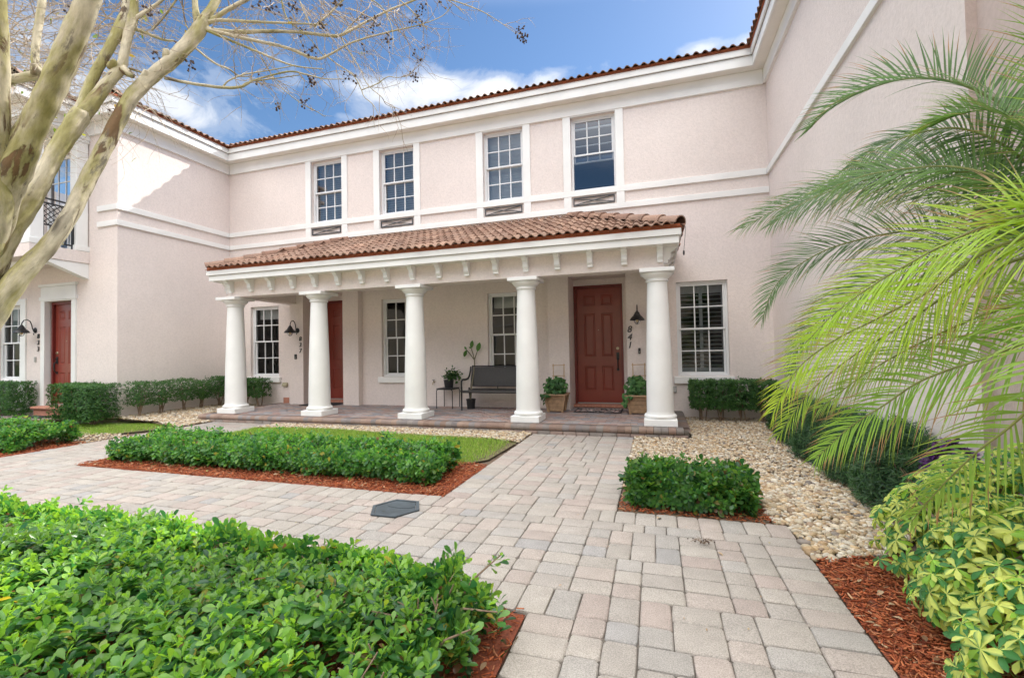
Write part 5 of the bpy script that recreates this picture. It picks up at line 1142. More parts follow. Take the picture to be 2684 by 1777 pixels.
mb = MB(); mb.tube([(1.72,2.36,1.60),(1.715,2.365,1.75),(1.71,2.37,1.90),(1.71,2.37,2.02)], [.075,.085,.060,.02], 12); mb.build('crown_shaft', simple('palm_sheath', (.22,.20,.10), .8, .3, 20), palm, smooth=40)
for f in FR: frond(f[0], f[1]*(.86 if f[2][0] > .18 else .95), f[2], f[3], f[4], f[5], f[6], up=f[7], tan=.42 if f[2][0] > .18 else .18, dens=1.75 if f[2][0] > .18 else 2.4, wdf=.30 if f[2][0] > .18 else .34)
# ================================================================== THINGS ON AND ROUND THE PORCH
# ---- bench
bn = empty('bench', (-3.05,8.55,ZP), 'dark woven bench with curved metal arms, half hidden behind a column', 'bench')
x0, x1 = -3.69, -2.40
bk = [(8.72,.55),(8.76,.62),(8.80,.80),(8.83,.985)]
q = MB(); yb0, yb1 = 8.74, 8.83
def bk_pt(x, t): return (x, 8.715+.115*t, .555+.435*t)
NB = 46
V = []; F = []
for i in range(NB+1):
    for k in range(9): t_ = k/8; a = bk_pt(x0+.09+(x1-x0-.18)*i/NB, .10+.86*t_); V.append((a[0], a[1]+.004*(i % 2)-.012*math.sin(math.pi*t_), a[2]))
for i in range(NB):
    for k in range(8): F.append((i*9+k, (i+1)*9+k, (i+1)*9+k+1, i*9+k+1))
q.add(V, F); q.build('backrest', M['wicker'], bn, smooth=20)
q = MB(); V = []; F = []
for i in range(NB+1):
    for k in range(9): t_ = k/8; V.append((x0+.05+(x1-x0-.10)*i/NB, 8.335+.40*t_, .535-.018*math.sin(math.pi*t_)+.012*t_*0+.003*(i % 2)))
for i in range(NB):
    for k in range(8): F.append((i*9+k, (i+1)*9+k, (i+1)*9+k+1, i*9+k+1))
q.add(V, F); q.tube([(x0+.05,8.335,.512),(x1-.05,8.335,.512)], .028, 10); q.build('seat', M['wicker'], bn, smooth=30)
q = MB()
for z, y in ((.99,8.832),(.600,8.727)): q.tube([(x0+.06,y,z),(x1-.06,y,z)], .014, 8)
q.tube([(x0+.05,8.74,.528),(x1-.05,8.74,.528)], .014, 8)
for x in (x0+.07, x1-.07): q.tube([(x,8.83,1.005),(x,8.79,.86),(x,8.735,.60),(x,8.72,.50)], .017, 8)
q.bar(((x0+x1)/2,8.727,.60), ((x0+x1)/2,8.735,.53), .014, .014, (0,1,0)); q.build('frame', M['black'], bn, smooth=40)
for x in (x0+.03, x1-.03):
    q = MB(); q.tube([(x,8.82,.985),(x,8.80,.90),(x,8.745,.80),(x,8.66,.745),(x,8.52,.735),(x,8.40,.742),(x,8.345,.72),(x,8.33,.66),(x,8.33,.58)], [.016,.017,.018,.02,.021,.02,.018,.017,.016], 8); q.build('armrest', M['black'], bn, smooth=40)
    for y0, y1, zt_ in ((8.33,8.33,.60), (8.72,8.80,.56)):
        q = MB(); q.tube([(x,y0,zt_),(x,(y0+y1)/2,.36),(x,y1,ZP+.0)], [.020,.017,.014], 8); q.lathe([(.022,.50),(.027,.52),(.022,.545)], x, y0, 10) if y0 == y1 else None; q.build('leg', M['black'], bn, smooth=40)
# ---- side table with potted plant, plumeria
st = empty('side_table', (-4.14,8.72,ZP), 'small black square side table left of the bench', 'table'); q = MB(); q.box(-4.32,-3.955,8.54,8.91,.535,.553); q.box(-4.30,-3.975,8.56,8.89,.520,.534); q.build('tabletop', M['black'], st, bevel=.006)
for x in (-4.315, -3.960):
    for y in (8.545, 8.905):
        q = MB(); sx = 1 if x < -4.2 else -1; q.tube([(x,y,ZP),(x,y,.49),(x+sx*.006,y,.515),(x+sx*.03,y,.527)], .0095, 8); q.build('leg', M['black'], st, smooth=40)
def pot(e, x, y, z, r0, r1, h, mt, ribs=0):
    q = MB(); q.lathe([(r0,z),(r0+(r1-r0)*.9,z+h*.88),(r1*1.03,z+h*.88),(r1*1.05,z+h),(r1*.93,z+h),(r1*.9,z+h*.9)], x, y, 24, cap=False)
    q.lathe([(.001,z+.002),(r0,z)], x, y, 24, cap=False); return q.build('pot', mt, e, smooth=35)
def soil(e, x, y, z, r): q = MB(); q.lathe([(r,z-.01),(r*.6,z+.006),(.002,z+.008)], x, y, 16, cap=False); q.build('soil', M['soil'], e)
pp = empty('potted_plant', (-4.115,8.72,.553), 'leafy plant in a dark pot on the side table', 'potted plant'); pot(pp, -4.115, 8.72, .553, .085, .105, .165, M['plastic']); soil(pp, -4.115, 8.72, .70, .095)
d = rvec(70); d[:,2] = np.abs(d[:,2]); P = np.array((-4.02,8.70,.74))+d*np.array((.20,.12,.20))*RNG.uniform(.4,1,(70,1)); P[:6] = np.array([(-4.02,8.7,.97),(-4.16,8.7,.93),(-3.84,8.7,.90),(-3.80,8.66,.84),(-4.24,8.68,.80),(-3.85,8.66,.72)])
A = rosettes(P, d+np.array((0,-.2,.3)), 3, .085, .5, [(.025,.07,.022),(.04,.10,.03),(.10,.17,.04)], [.5,.38,.12], OV, None, .7); fast_mesh('foliage', *A[:2], M['leaf'], pp, A[2], smooth=True)
q = MB()
for p in P[::3]: q.tube([(-4.115+random.gauss(0,.02),8.72,.70), tuple((np.array((-4.115,8.72,.72))+p)/2+np.array((0,0,.03))), tuple(p)], .004, 5)
q.build('stem', M.get('petiole', M['twig']), pp)
pl_ = empty('plumeria_plant', (-3.63,8.70,ZP), 'tall bare-stemmed plant with few big leaves, in a black pot behind the bench end', 'potted plant'); pot(pl_, -3.585, 8.62, ZP, .075, .095, .20, M['plastic']); soil(pl_, -3.585, 8.62, .32, .085)
q = MB(); q.tube([(-3.60,8.64,.31),(-3.59,8.69,.6),(-3.585,8.845,.99),(-3.585,8.845,1.13)], [.016,.015,.014,.013], 8)
E_ = [((-3.66,8.84,1.22),(-3.75,8.83,1.33)), ((-3.605,8.84,1.22),(-3.645,8.83,1.36)), ((-3.555,8.84,1.20),(-3.515,8.83,1.29))]
for a, b_ in E_: q.tube([(-3.585,8.845,1.12), a, b_], [.012,.011,.009], 8)
q.build('stem', simple('grey_green_stem', (.17,.15,.10), .8, .2, 20), pl_, smooth=30)
lv = [((-3.645,8.83,1.36),(.16,0,1),.17,.9), ((-3.515,8.83,1.29),(.33,.0,1),.20,1.1), ((-3.75,8.83,1.33),(-.5,0,.75),.09,.9), ((-3.75,8.83,1.33),(-.45,.0,-1),.16,.8), ((-3.645,8.83,1.36),(-.4,-.4,.3),.06,.9)]
tp_ = leaf_tpl(.50, .08, .06, 'oval'); Vv = np.array([l[0] for l in lv]); dv = np.array([l[1] for l in lv], float); A = scatter(tp_[0], tp_[1], frames(dv, np.tile([[.25,-1.,.2]], (5,1))), np.array([l[2] for l in lv]), Vv, np.array([(.05,.15,.03)]*5)*np.array([l[3] for l in lv])[:,None]); fast_mesh('leaf', *A[:2], M['leaf'], pl_, A[2], smooth=True)
# ---- wooden planters with heart-leaved vines and a bamboo ladder trellis
def planter(x, y, label, sd, lean):
    e = empty('planter', (x, y, ZP), label, 'planter', 'wooden planters flanking the red door'); a, b_ = .128, .185; z0, z1 = ZP, .475; q = MB()
    n = 4
    for k in range(n):
        u0, u1 = k/n, (k+1)/n-.012; w0, w1 = a+(b_-a)*u0, a+(b_-a)*u1; za, zb = z0+.02+(z1-z0-.04)*u0, z0+.02+(z1-z0-.04)*u1
        for rz in range(4):
            c, s = math.cos(rz*math.pi/2), math.sin(rz*math.pi/2); rt = lambda px, py, z: (x+px*c-py*s, y+px*s+py*c, z)
            V = [rt(-w0,-w0,za), rt(w0,-w0,za), rt(w1,-w1,zb), rt(-w1,-w1,zb), rt(-w0+.012,-w0+.014,za), rt(w0-.012,-w0+.014,za), rt(w1-.012,-w1+.014,zb), rt(-w1+.012,-w1+.014,zb)]
            q.add(V, [(0,1,2,3),(7,6,5,4),(0,4,5,1),(1,5,6,2),(2,6,7,3),(3,7,4,0)])
    for cx in (-1, 1):
        for cy in (-1, 1): q.bar((x+cx*a,y+cy*a,z0), (x+cx*b_,y+cy*b_,z1-.02), .040, .040, (0,1,0))
    q.build('box', M['wood'], e, bevel=.003)
    q = MB(); w = b_+.022
    for s in (-1, 1): q.box(x-w, x+w, y+s*w-.022, y+s*w+.022, z1-.02, z1+.004); q.box(x+s*w-.022, x+s*w+.022, y-w+.022, y+w-.022, z1-.02, z1+.004)
    q.build('rim', M['wood'], e, bevel=.003)
    q = MB(); q.box(x-.15, x+.15, y-.15, y+.15, .30, .44); q.build('soil', M['soil'], e)
    q = MB(); tx = x+.05*lean; ty = y+.10
    for s in (-1, 1): q.tube([(tx+s*.10,ty,.40),(tx+s*.105,ty+.03,1.03)], .0085, 7)
    for z in (.62, .80, 1.0): q.tube([(tx-.125,ty+.03*(z-.4)/.63-.012,z),(tx+.125,ty+.03*(z-.4)/.63-.012,z+.004)], .0075, 7)
    q.build('trellis', M['cane'], e, smooth=40)
    k = 240; d = rvec(k); P = np.array((x-.01,y-.02,.60))+d*np.array((.225,.19,.225))*RNG.uniform(.5,1,(k,1)); k2 = 30
    sp = np.stack([x+sd*RNG.uniform(.08,.24,k2), y-.16+RNG.normal(0,.05,k2), RNG.uniform(.30,.52,k2)], 1); P = np.concatenate([P, sp]); P[:,2] = np.where(np.abs(P[:,0]-x) < .17, np.maximum(P[:,2], .47), P[:,2]); up_ = np.stack([(P[:,0]-x)*3, (P[:,1]-y)*2-.6, np.full(len(P), .5)], 1)
    dd = np.stack([(P[:,0]-x)*2+RNG.normal(0,.4,len(P)), -.4+RNG.normal(0,.4,len(P)), -.7+RNG.normal(0,.3,len(P))], 1)
    A = scatter(HE[0], HE[1], frames(dd, up_+rvec(len(P))*.3), RNG.uniform(.055,.09,len(P)), P, np.array([(.045,.13,.035),(.06,.17,.05),(.09,.21,.06),(.035,.10,.03)])[RNG.integers(0,4,len(P))]*RNG.uniform(.85,1.15,(len(P),1))); fast_mesh('foliage', *A[:2], M['leafmatte'], e, A[2], smooth=True)
    q = MB()
    for p in P[::4]: q.tube([(x+random.gauss(0,.04),y+random.gauss(0,.04),.43), tuple((np.array((x,y,.56))+p)/2), tuple(p)], .003, 4)
    q.build('stem', M.get('petiole', M['twig']), e)
planter(-1.80, 8.515, 'wooden tub planter with a trailing vine, between the bench column and the red door', -1, .5)
planter(-.315, 8.485, 'wooden tub planter with a vine, right of the red door, partly behind the end column', -1, .4)
# ---- mats
q = MB(); q.box(-1.47,-.61,8.43,8.98,ZP+.004,ZP+.014); dm = q.build('doormat', M['rubber']); tag(dm, 'pink and grey brick-patterned mat at the 841 door', 'doormat')
V = Pavers(.003, ZP+.0155, [(.55,.36,.33),(.66,.47,.42),(.48,.43,.42),(.74,.68,.64),(.46,.29,.27),(.28,.26,.27)], [4,4,2,2.5,2,1]); y = 8.45
while y < 8.95:
    x = -1.455
    while x < -.63:
        w = random.choice((.06,.09,.14)); V.add(x, min(x+w,-.625), y, y+.042); x += w+.004
    y += .046
b4 = len(V.V); V.F = V.F
o = fast_mesh('pattern', np.array(V.V), np.array(V.F), tinted('mat_pattern', .9, bs=.3), dm, np.array(V.T))
q = MB(); q.box(-7.75,-6.92,8.50,9.02,ZP+.004,ZP+.016); tag(q.build('doormat', M['rubber'], bevel=.004), 'plain dark mat behind the second column at the 837 door', 'doormat')
q = MB(); q.box(-12.6,-11.75,5.92,6.16,.129,.142); tag(q.build('doormat', M['rubber'], bevel=.004), 'black mat on the landing below the 833 step', 'doormat')
# ---- wall lamps: plate, gooseneck, dome shade, guarded globe
def wall_lamp(x, y, z, ang, label):
    """plate centre on the wall at (x, y, z); the arm leaves the wall in direction ang (radians from -Y towards -X)"""
    e = empty('wall_lamp', (x, y, z), label, 'wall lamp', 'black gooseneck wall lamps')
    q = MB(); pr = [(.0,0),(.058,0),(.060,.008),(.050,.018),(.026,.024),(.020,.04),(0,.04)]; n = 20; V = []
    for r, h in pr:
        for k in range(n): a = 2*math.pi*k/n; V.append((x+r*math.cos(a), y-h, z+r*math.sin(a)))
    q.add(V, [(i*n+k, (i+1)*n+k, (i+1)*n+(k+1)%n, i*n+(k+1)%n) for i in range(len(pr)-1) for k in range(n)]); q.lathe([(.006,z-.10),(.010,z-.09),(.006,z-.06)], x, y-.03, 8); q.build('wall_plate', M['black'], e, smooth=40)
    dx, dy = -math.sin(ang), -math.cos(ang); L = .27; A = lambda u, h: (x+dx*u, y-.03+dy*u, z+h)
    q = MB(); q.tube([A(0,0),A(.02,.03),A(.035,.12),A(.06,.19),A(.11,.225),A(.165,.205),A(.195,.15),A(.20,.09)], .010, 9); q.build('arm', M['black'], e, smooth=40)
    cx, cy = A(.20,0)[:2]; q = MB(); q.lathe([(.002,z+.115),(.018,z+.110),(.030,z+.085),(.045,z+.072),(.047,z+.050),(.060,z+.044),(.062,z+.024),(.085,z+.008),(.115,z-.025),(.130,z-.052),(.133,z-.060),(.128,z-.060),(.110,z-.030),(.060,z+.015),(.002,z+.02)], cx, cy, 28, cap=False); q.build('shade', M['black'], e, smooth=40)
    q = MB(); q.lathe([(.022,z-.01),(.046,z-.045),(.052,z-.075),(.044,z-.105),(.022,z-.125),(.002,z-.13)], cx, cy, 18, cap=False); q.build('globe', M['globe'], e, smooth=60)
    q = MB(); q.lathe([(.012,z-.0),(.016,z-.03),(.027,z-.055),(.025,z-.08),(.010,z-.095),(.001,z-.097)], cx, cy, 14, cap=False); q.build('bulb', simple('bulb_glass', (.75,.55,.28), .2, .05), e, smooth=60)
    q = MB()
    for k in range(4):
        a = k*math.pi/2+.4; q.tube([(cx+.062*math.cos(a),cy+.062*math.sin(a),z-.03),(cx+.060*math.cos(a),cy+.060*math.sin(a),z-.08),(cx+.03*math.cos(a),cy+.03*math.sin(a),z-.128),(cx,cy,z-.138)], .0028, 5)
    q.build('guard', M['black'], e)
wall_lamp(-.30, YW-.15, 1.865, 0.0, 'black gooseneck lamp above the number 841')
wall_lamp(-8.04, YW-.15, 1.865, 0.0, 'black gooseneck lamp left of the second column above 837')
wall_lamp(-12.82, YL, 1.93, 0.0, 'black gooseneck lamp beside the 833 door')
# ---- house numbers: digits one under another
def digits(txt, x, y, z, h, step, label, slant=0.0):
    e = empty('house_number', (x, y, z), label, 'house number')
    for i, ch in enumerate(txt):
        c = bpy.data.curves.new('digit', 'FONT'); c.body = ch; c.size = h*1.35; c.extrude = .006; c.bevel_depth = .002; c.align_x = 'CENTER'; c.shear = slant; c.offset = -.001
        t = bpy.data.objects.new('tmp', c); COL.objects.link(t); t.rotation_euler = (R_(90), 0, 0); t.location = (x, y-.010, z-i*step-h); bpy.context.view_layer.update()
        me = bpy.data.meshes.new_from_object(t.evaluated_get(bpy.context.evaluated_depsgraph_get())); me.transform(t.matrix_world); me.name = 'digit'; me.materials.clear(); me.materials.append(M['black'])
        bpy.data.objects.remove(t); o = bpy.data.objects.new('digit', me); link(o, e)
digits('841', -.455, YW-.15, 1.725, .126, .146, 'black slanted numerals 841 in a column right of the red door', .22)
digits('837', -7.958, YW-.15, 1.725, .105, .140, 'black numerals 837 in a column beside the second porch column', .15)
digits('833', -12.71, YL, 1.86, .105, .138, 'black numerals 833 in a column left of the far left door', .15)
# ---- door bells, covers, tap
def bell(x, y, z, label, w=.021, h=.052, mt='black'):
    q = MB(); q.box(x-w, x+w, y-.022, y-.001, z-h, z+h); b_ = q.build('doorbell', M[mt], bevel=.006); tag(b_, label, 'doorbell', 'doorbells beside the entrances'); q = MB()
    pr = [(.0,.0),(.011,.0),(.011,.004),(.0,.005)]; n = 14; V = [(x+r*math.cos(2*math.pi*k/n), y-.022-hh, z-.022+r*math.sin(2*math.pi*k/n)) for r, hh in pr for k in range(n)]
    q.add(V, [(i*n+k, (i+1)*n+k, (i+1)*n+(k+1)%n, i*n+(k+1)%n) for i in range(3) for k in range(n)]); q.build('button', M['grey_box'], b_, smooth=40)
bell(-.28, YW-.15, 1.25, 'slim black doorbell between the number 841 and the end column'); bell(-8.09, YW-.15, 1.25, 'squat black doorbell under the number 837', .032, .058); bell(-12.80, YL, 1.30, 'pale grey doorbell left of the red 833 door', .026, .055, 'grey_box')
def cover(x, y, z, mt, label, w=.045, h=.045, dp=.055):
    q = MB(); q.box(x-w, x+w, y-.012, y-.001, z-h-.01, z+h+.01); o = q.build('outlet_cover', M[mt], bevel=.003); tag(o, label, 'outlet cover'); q = MB(); q.prism([(y-.012,z-h),(y-.012,z+h),(y-dp*.6,z+h),(y-dp,z-h)], 0, x-w+.006, x+w-.006); q.build('lid', M[mt], o, bevel=.004)
cover(.31, YW, .53, 'grey_box', 'small grey outdoor socket cover at the right of the end column'); cover(-8.54, YW, .585, 'tan_box', 'tan rounded vent cover low on the wall under the 837 lamp', .075, .038, .06); cover(-12.98, YL, .67, 'grey_box', 'grey socket cover low on the wall left of the 833 door', .06, .03, .05)
q = MB(); q.box(-8.60, -8.43, YW-.012, YW-.001, .05, .275); tag(q.build('brick_patch', M['brickpatch'], bevel=.003), 'bare terracotta patch at the wall foot beside the 837 entrance', 'wall patch')
tb = empty('tap', (-4.56,YW,.66), 'small dark garden tap on the wall left of the side table', 'tap'); q = MB(); q.tube([(-4.56,YW,.66),(-4.56,YW-.05,.66),(-4.565,YW-.075,.64),(-4.57,YW-.08,.60)], [.012,.014,.012,.011], 8); q.build('spout', M['brass'], tb, smooth=40)
q = MB(); q.tube([(-4.56,YW-.045,.66),(-4.56,YW-.05,.695)], .006, 6); q.obox((-4.56,YW-.05,.70), (.030,0,0), (0,.010,0), (0,0,.004)); q.build('handle', M['black'], tb)
# cord with a small bulb hanging at the porch roof corner
hc = empty('hanging_cord', (.46,6.95,2.99), 'thin dark cord with a small bulb hanging from the right porch roof corner', 'cord'); q = MB(); q.tube([(.455,6.92,3.02),(.45,6.95,2.93),(.44,7.0,2.80),(.43,7.05,2.70)], .003, 5); q.build('wire', M['black'], hc); q = MB(); q.lathe([(.003,2.705),(.012,2.695),(.014,2.66),(.009,2.635),(.002,2.63)], .43, 7.05, 10); q.build('bulb', M['black'], hc, smooth=50)
# ---- six-sided utility cover in the paving
hexp = [(-2.21,3.19),(-1.99,3.19),(-1.88,3.385),(-1.99,3.58),(-2.21,3.58),(-2.32,3.385)]
lid = empty('utility_cover', (-2.10,3.385,0), 'weathered grey six-sided utility cover set in the walkway', 'utility cover'); cx, cy = -2.10, 3.385
q = MB(); i_ = [(cx+(x-cx)*.86, cy+(y-cy)*.86) for x, y in hexp]; n = 6
q.add([(x,y,.003) for x, y in hexp]+[(x,y,.012) for x, y in hexp]+[(x,y,.012) for x, y in i_]+[(x,y,.004) for x, y in i_], [(k,(k+1)%n,n+(k+1)%n,n+k) for k in range(n)]+[(n+k,n+(k+1)%n,2*n+(k+1)%n,2*n+k) for k in range(n)]+[(2*n+k,2*n+(k+1)%n,3*n+(k+1)%n,3*n+k) for k in range(n)]); q.build('rim', M['lid'], lid)
q = MB(); j_ = [(cx+(x-cx)*.84, cy+(y-cy)*.84) for x, y in hexp]; q.prism(j_, 2, .002, .0085)
pr = [(cx+.075*math.cos(a)*1.7+.02, cy+.05*math.sin(a)+.05) for a in np.linspace(0, 2*math.pi, 20)[:-1]]; q.prism(pr, 2, .009, .0115); q.build('lid', M['lid'], lid)
q = MB(); q.prism([(cx-.05+.014*math.cos(a), cy-.10+.008*math.sin(a)) for a in np.linspace(0, 2*math.pi, 10)[:-1]], 2, .0092, .0100); q.build('lift_hole', M['black'], lid)
# ---- litter
def fallen(x, y, z, s, a, label):
    t_ = leaf_tpl(.6, .22, .35, 'oval'); A = scatter(t_[0], t_[1], frames(np.array([[math.cos(a), math.sin(a), .1]]), np.array([[.1,.1,1.]])), np.array([s]), np.array([[x,y,z]]), np.ones((1,3))); o = fast_mesh('fallen_leaf', *A[:2], M['dry'], None, None, smooth=True); tag(o, label, 'leaf', 'dry fallen leaves')
fallen(1.06, 2.58, .022, .055, 2.2, 'largest tan dry leaf on the red mulch, nearest the walkway edge'); fallen(1.06, 2.72, .022, .045, .4, 'middle of three tan dry leaves on the red mulch'); fallen(1.09, 2.86, .022, .045, 4.0, 'farthest of three tan dry leaves on the red mulch'); fallen(-.02, 3.66, .012, .05, 1.0, 'brown dry leaf on the pavers in front of the small square hedge')
fallen(.34, 3.17, .006, .04, 5.6, 'pale curled dry leaf on the pavers beside the seed spray')
k = 420; q = np.concatenate([sample_poly(p, n) for p, n in zip(MP, (90, 110, 40, 60, 40))]+[sample_poly([(-.6,-.5),(.88,-.5),(.88,3.7),(-6,3.7),(-6,2.3),(-.6,2.3)], 60), sample_poly(GR, 50)]); k = len(q)
a_ = RNG.uniform(0, 6.28, k); onp = np.zeros(k, bool); onp[340:400] = True; s_ = np.where(onp, RNG.uniform(.006,.018,k), RNG.uniform(.02,.045,k)); A = scatter(OV[0], OV[1], frames(np.stack([np.cos(a_), np.sin(a_), RNG.normal(.1,.15,k)], 1), np.stack([RNG.normal(0,.35,k), RNG.normal(0,.35,k), np.ones(k)], 1)), s_, np.stack([q[:,0], q[:,1], np.where(onp, .006, .022)], 1), np.array([(.34,.24,.14),(.42,.33,.20),(.22,.13,.07),(.30,.27,.10)])[RNG.integers(0,4,k)])
tag(fast_mesh('leaf_litter', *A[:2], M['leafmatte'], None, A[2], smooth=True), 'small scattered dry leaf litter on the mulch beds and paving', 'leaf litter', kind='stuff')
sc_ = empty('seed_spray', (.27,3.28,.0), 'dry brown seed spray lying on the walkway pavers', 'twig'); q = MB()
for k in range(16):
    a = random.uniform(0, 6.28); l = random.uniform(.03,.085); p = (.27+l*.5*math.cos(a), 3.28+l*.5*math.sin(a), .018+random.uniform(0,.02)); q.tube([(.27,3.28,.006), p, (.27+l*math.cos(a), 3.28+l*math.sin(a), .012+random.uniform(0,.03))], .0012, 4); pv_ = p[:2]
for k in range(26): c_ = np.array((.27+random.gauss(0,.03), 3.28+random.gauss(0,.02), .012+abs(random.gauss(0,.012)))); q.add(c_+pv*.005, [tuple(f) for f in pf], 1)
q.build('stalk', [M['twig'], M['pod']], sc_)

# ================================================================== HOUSE ACROSS THE COURTYARD (behind the viewer; the window panes mirror it)
ob = empty('opposite_house', (-3,-13,0), 'sunlit cream townhouse across the courtyard, mirrored in the window panes', 'townhouse'); q = MB(); q.box(-26,18,-20,-13,-.1,6.2); q.build('wall', stucco('cream_stucco', (.80,.68,.55)), ob)
q = MB(); q.box(-26.4,18.4,-20.4,-12.5,6.2,6.5); q.build('fascia', M['white'], ob); q = MB(); q.prism([(-20.5,6.5),(-12.4,6.5),(-16.4,8.6)], 0, -26.5, 18.5); q.build('roof', M['clay_edge'], ob)
for x in (-22,-17,-11.5,-6,-1.5,4,9,14):
    for z0, z1 in ((.8,2.5),(4.1,5.6)): q = MB(); q.box(x-.5,x+.5,-13.02,-12.98,z0,z1); f_ = q.build('window', M['room'], ob); q = MB(); [q.box(x-.55+a,x-.5+a,-13.04,-12.95,z0,z1) for a in (0,.52,1.05)]; q.box(x-.55,x+.55,-13.045,-12.955,(z0+z1)/2-.03,(z0+z1)/2+.03); q.build('frame', M['white'], f_)
for z0 in (3.0, 6.0): q = MB(); q.box(-26,18,-13.0,-12.94,z0,z0+.14); q.build('trim_band', M['white'], ob)
def back_tree(x, y, h, label):
    e = empty('courtyard_tree', (x,y,0), label, 'tree', 'trees across the courtyard'); q = MB(); 
    for k in range(6):
        a = k*1.05; q.tube([(x,y,-.1),(x+.15*math.cos(a),y+.15*math.sin(a),h*.25),(x+.5*math.cos(a),y+.5*math.sin(a),h*.6),(x+1.1*math.cos(a),y+1.1*math.sin(a),h)], [.09,.07,.05,.015], 7)
    q.build('trunk', M['bark'], e, smooth=0); n = 900; d = rvec(n); P = np.array((x,y,h*.85))+d*np.array((1.7,1.7,1.2))*RNG.uniform(.3,1,(n,1)); A = rosettes(P, d, 4, .12, .5, GRN, GP, OV); fast_mesh('crown', *A[:2], M['leafmatte'], e, A[2])
back_tree(-6.5, -7.5, 4.2, 'bushy tree across the courtyard, mirrored in the porch window behind the bench'); back_tree(3.0, -8.5, 4.6, 'bushy tree across the courtyard on the right'); back_tree(-1.5, -9.5, 5.0, 'taller bushy tree added across the courtyard to darken the shuttered window'); back_tree(-13.5, -8.5, 5.0, 'tall bushy tree added far left across the courtyard to darken the panes left of the 837 door')  # last two trees are added, unseen, to dull the window reflections
mb = MB(); mb.add([(-30,-9,-.02),(20,-9,-.02),(20,-1.42,-.02),(-30,-1.42,-.02)], [(0,1,2,3)]); m = simple('courtyard_paving', (.40,.36,.31), .9, .12, 2, bs=.2); mb.build('courtyard_paving', m, kind='structure')

# ================================================================== SKY, SUN, CAMERA
SUN = np.array((.65,.943,1.0)); SUN /= np.linalg.norm(SUN); el = math.asin(SUN[2]); az = math.atan2(SUN[0], SUN[1])
w = bpy.data.worlds.new('World'); SC.world = w; w.use_nodes = True; nt = w.node_tree; bg = nt.nodes['Background']; bg.inputs['Strength'].default_value = SKY_STRENGTH
sky = nd(nt, 'ShaderNodeTexSky', sky_type='NISHITA'); sky.sun_disc = False; sky.sun_elevation = el; sky.sun_rotation = az; sky.air_density = 1.0; sky.dust_density = .35; sky.ozone_density = 2.2; sky.altitude = 0
tc = nd(nt, 'ShaderNodeTexCoord'); vec = tc.outputs['Generated']
def blob(px, py, sx, sy, amp):
    """soft patch of cloud round the direction of a point in the sky"""
    c = (pt(px, py, 1)-CAM); c /= np.linalg.norm(c); h = np.cross(c, (0,0,1)); h /= np.linalg.norm(h); v = np.cross(h, c)
    def dot(a, k):
        n = nd(nt, 'ShaderNodeVectorMath', operation='DOT_PRODUCT'); nt.links.new(vec, n.inputs[0]); n.inputs[1].default_value = tuple(a/k); p = nd(nt, 'ShaderNodeMath', operation='POWER'); ab = nd(nt, 'ShaderNodeMath', operation='ABSOLUTE'); nt.links.new(n.outputs['Value'], ab.inputs[0]); nt.links.new(ab.outputs[0], p.inputs[0]); p.inputs[1].default_value = 2.0; return p.outputs[0]
    s = nd(nt, 'ShaderNodeMath', operation='ADD'); nt.links.new(dot(h, sx), s.inputs[0]); nt.links.new(dot(v, sy), s.inputs[1])
    m_ = nd(nt, 'ShaderNodeMath', operation='MULTIPLY'); nt.links.new(s.outputs[0], m_.inputs[0]); m_.inputs[1].default_value = -1.0
    e = nd(nt, 'ShaderNodeMath', operation='EXPONENT'); nt.links.new(m_.outputs[0], e.inputs[0]); f = nd(nt, 'ShaderNodeVectorMath', operation='DOT_PRODUCT'); nt.links.new(vec, f.inputs[0]); f.inputs[1].default_value = tuple(c)
    g = nd(nt, 'ShaderNodeMath', operation='GREATER_THAN'); nt.links.new(f.outputs['Value'], g.inputs[0]); g.inputs[1].default_value = .1
    a = nd(nt, 'ShaderNodeMath', operation='MULTIPLY'); nt.links.new(e.outputs[0], a.inputs[0]); a.inputs[1].default_value = amp; b_ = nd(nt, 'ShaderNodeMath', operation='MULTIPLY'); nt.links.new(a.outputs[0], b_.inputs[0]); nt.links.new(g.outputs[0], b_.inputs[1]); return b_.outputs[0]
tot = None
for q in CLOUDS:
    b_ = blob(*q)
    if tot is None: tot = b_
    else: a = nd(nt, 'ShaderNodeMath', operation='ADD'); nt.links.new(tot, a.inputs[0]); nt.links.new(b_, a.inputs[1]); tot = a.outputs[0]
mp = nd(nt, 'ShaderNodeMapping'); mp.inputs['Scale'].default_value = (1, 1, 1.7); mp.inputs['Location'].default_value = CLOUD_OFF; nt.links.new(vec, mp.inputs['Vector'])
n1 = noise(nt, 6.5, 9, .60, vec=mp.outputs['Vector']); n1.inputs['Distortion'].default_value = .5
n2 = noise(nt, 1.5, 6, .6, vec=mp.outputs['Vector'])
a = nd(nt, 'ShaderNodeMath', operation='MULTIPLY_ADD'); nt.links.new(tot, a.inputs[0]); a.inputs[1].default_value = .62; nt.links.new(n1.outputs['Fac'], a.inputs[2])
r = ramp(nt, a.outputs[0], [(.60, (0,0,0)), (.72, (.25,)*3), (.88, (.72,)*3), (1.0, (1,1,1))]); r.color_ramp.interpolation = 'EASE'
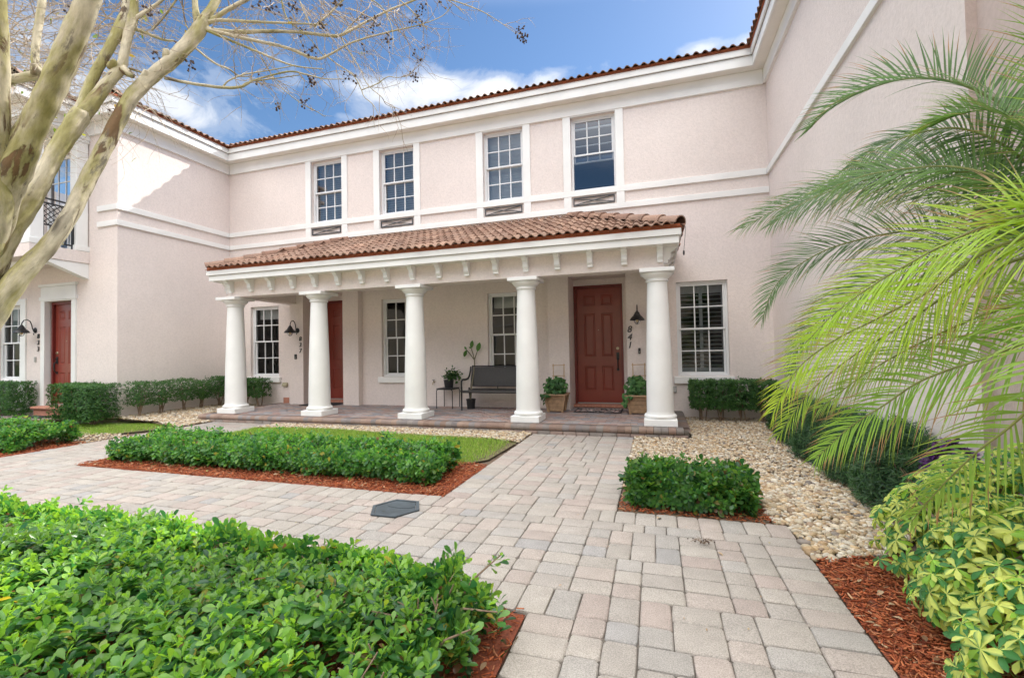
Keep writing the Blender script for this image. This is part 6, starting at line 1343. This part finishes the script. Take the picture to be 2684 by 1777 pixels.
# unseen bright cloud added overhead and behind the camera to lift the shade
rz = ramp(nt, n2.outputs['Fac'], [(.30, (0,0,0)), (.46, (1,1,1))]); sz = nd(nt, 'ShaderNodeSeparateXYZ'); nt.links.new(vec, sz.inputs[0])
mr = nd(nt, 'ShaderNodeMapRange', interpolation_type='SMOOTHSTEP'); mr.inputs['From Min'].default_value = .60; mr.inputs['From Max'].default_value = .80; f = nd(nt, 'ShaderNodeVectorMath', operation='DOT_PRODUCT'); nt.links.new(vec, f.inputs[0]); f.inputs[1].default_value = tuple(-CF*.30); fm = nd(nt, 'ShaderNodeMath', operation='MAXIMUM'); nt.links.new(f.outputs['Value'], fm.inputs[0]); fm.inputs[1].default_value = 0; fa = nd(nt, 'ShaderNodeMath', operation='ADD'); nt.links.new(fm.outputs[0], fa.inputs[0]); nt.links.new(sz.outputs['Z'], fa.inputs[1]); nt.links.new(fa.outputs[0], mr.inputs['Value']); el_ = mixc(nt, (0,0,0), rz.outputs['Color'], mr.outputs['Result'])
n3 = noise(nt, 5, 5, .6, vec=mp.outputs['Vector']); cc = ramp(nt, n3.outputs['Fac'], [(.3, tuple(x*CLOUD_F for x in (.78,.84,.93))), (.6, (CLOUD_F,)*3)])
hs = nd(nt, 'ShaderNodeHueSaturation'); hs.inputs['Saturation'].default_value = SKY_SAT; hs.inputs['Value'].default_value = SKY_VAL; nt.links.new(sky.outputs['Color'], hs.inputs['Color'])
fin = mixc(nt, hs.outputs['Color'], cc.outputs['Color'], r.outputs['Color']); fin = mixc(nt, fin, (FILL_CLOUD_V, FILL_CLOUD_V*.99, FILL_CLOUD_V*.975), el_); nt.links.new(fin, bg.inputs['Color'])
sl = bpy.data.lights.new('sun', 'SUN'); sl.energy = SUN_E; sl.angle = R_(.53); sl.color = (1, .95, .87); so = bpy.data.objects.new('sun', sl); COL.objects.link(so); so.rotation_euler = Vector(tuple(-SUN)).to_track_quat('-Z', 'Y').to_euler(); so.location = (10, 15, 20)
cd = bpy.data.cameras.new('camera'); co = bpy.data.objects.new('camera', cd); COL.objects.link(co); cd.sensor_width = 36; cd.sensor_fit = 'HORIZONTAL'; cd.lens = FPX/2684*36; cd.clip_start = .05; cd.clip_end = 1000
mw = Matrix((( CR[0], CU[0], -CF[0], CAM[0]), (CR[1], CU[1], -CF[1], CAM[1]), (CR[2], CU[2], -CF[2], CAM[2]), (0,0,0,1))); co.matrix_world = mw; SC.camera = co
vs = SC.view_settings; vs.view_transform = 'Standard'; vs.look = 'None'; vs.gamma = 1; vs.exposure = EXPO
SC.render.engine = 'CYCLES'; cy_ = SC.cycles; cy_.max_bounces = 8; cy_.diffuse_bounces = 5; cy_.transparent_max_bounces = 16; cy_.sample_clamp_indirect = 6; cy_.use_denoising = True
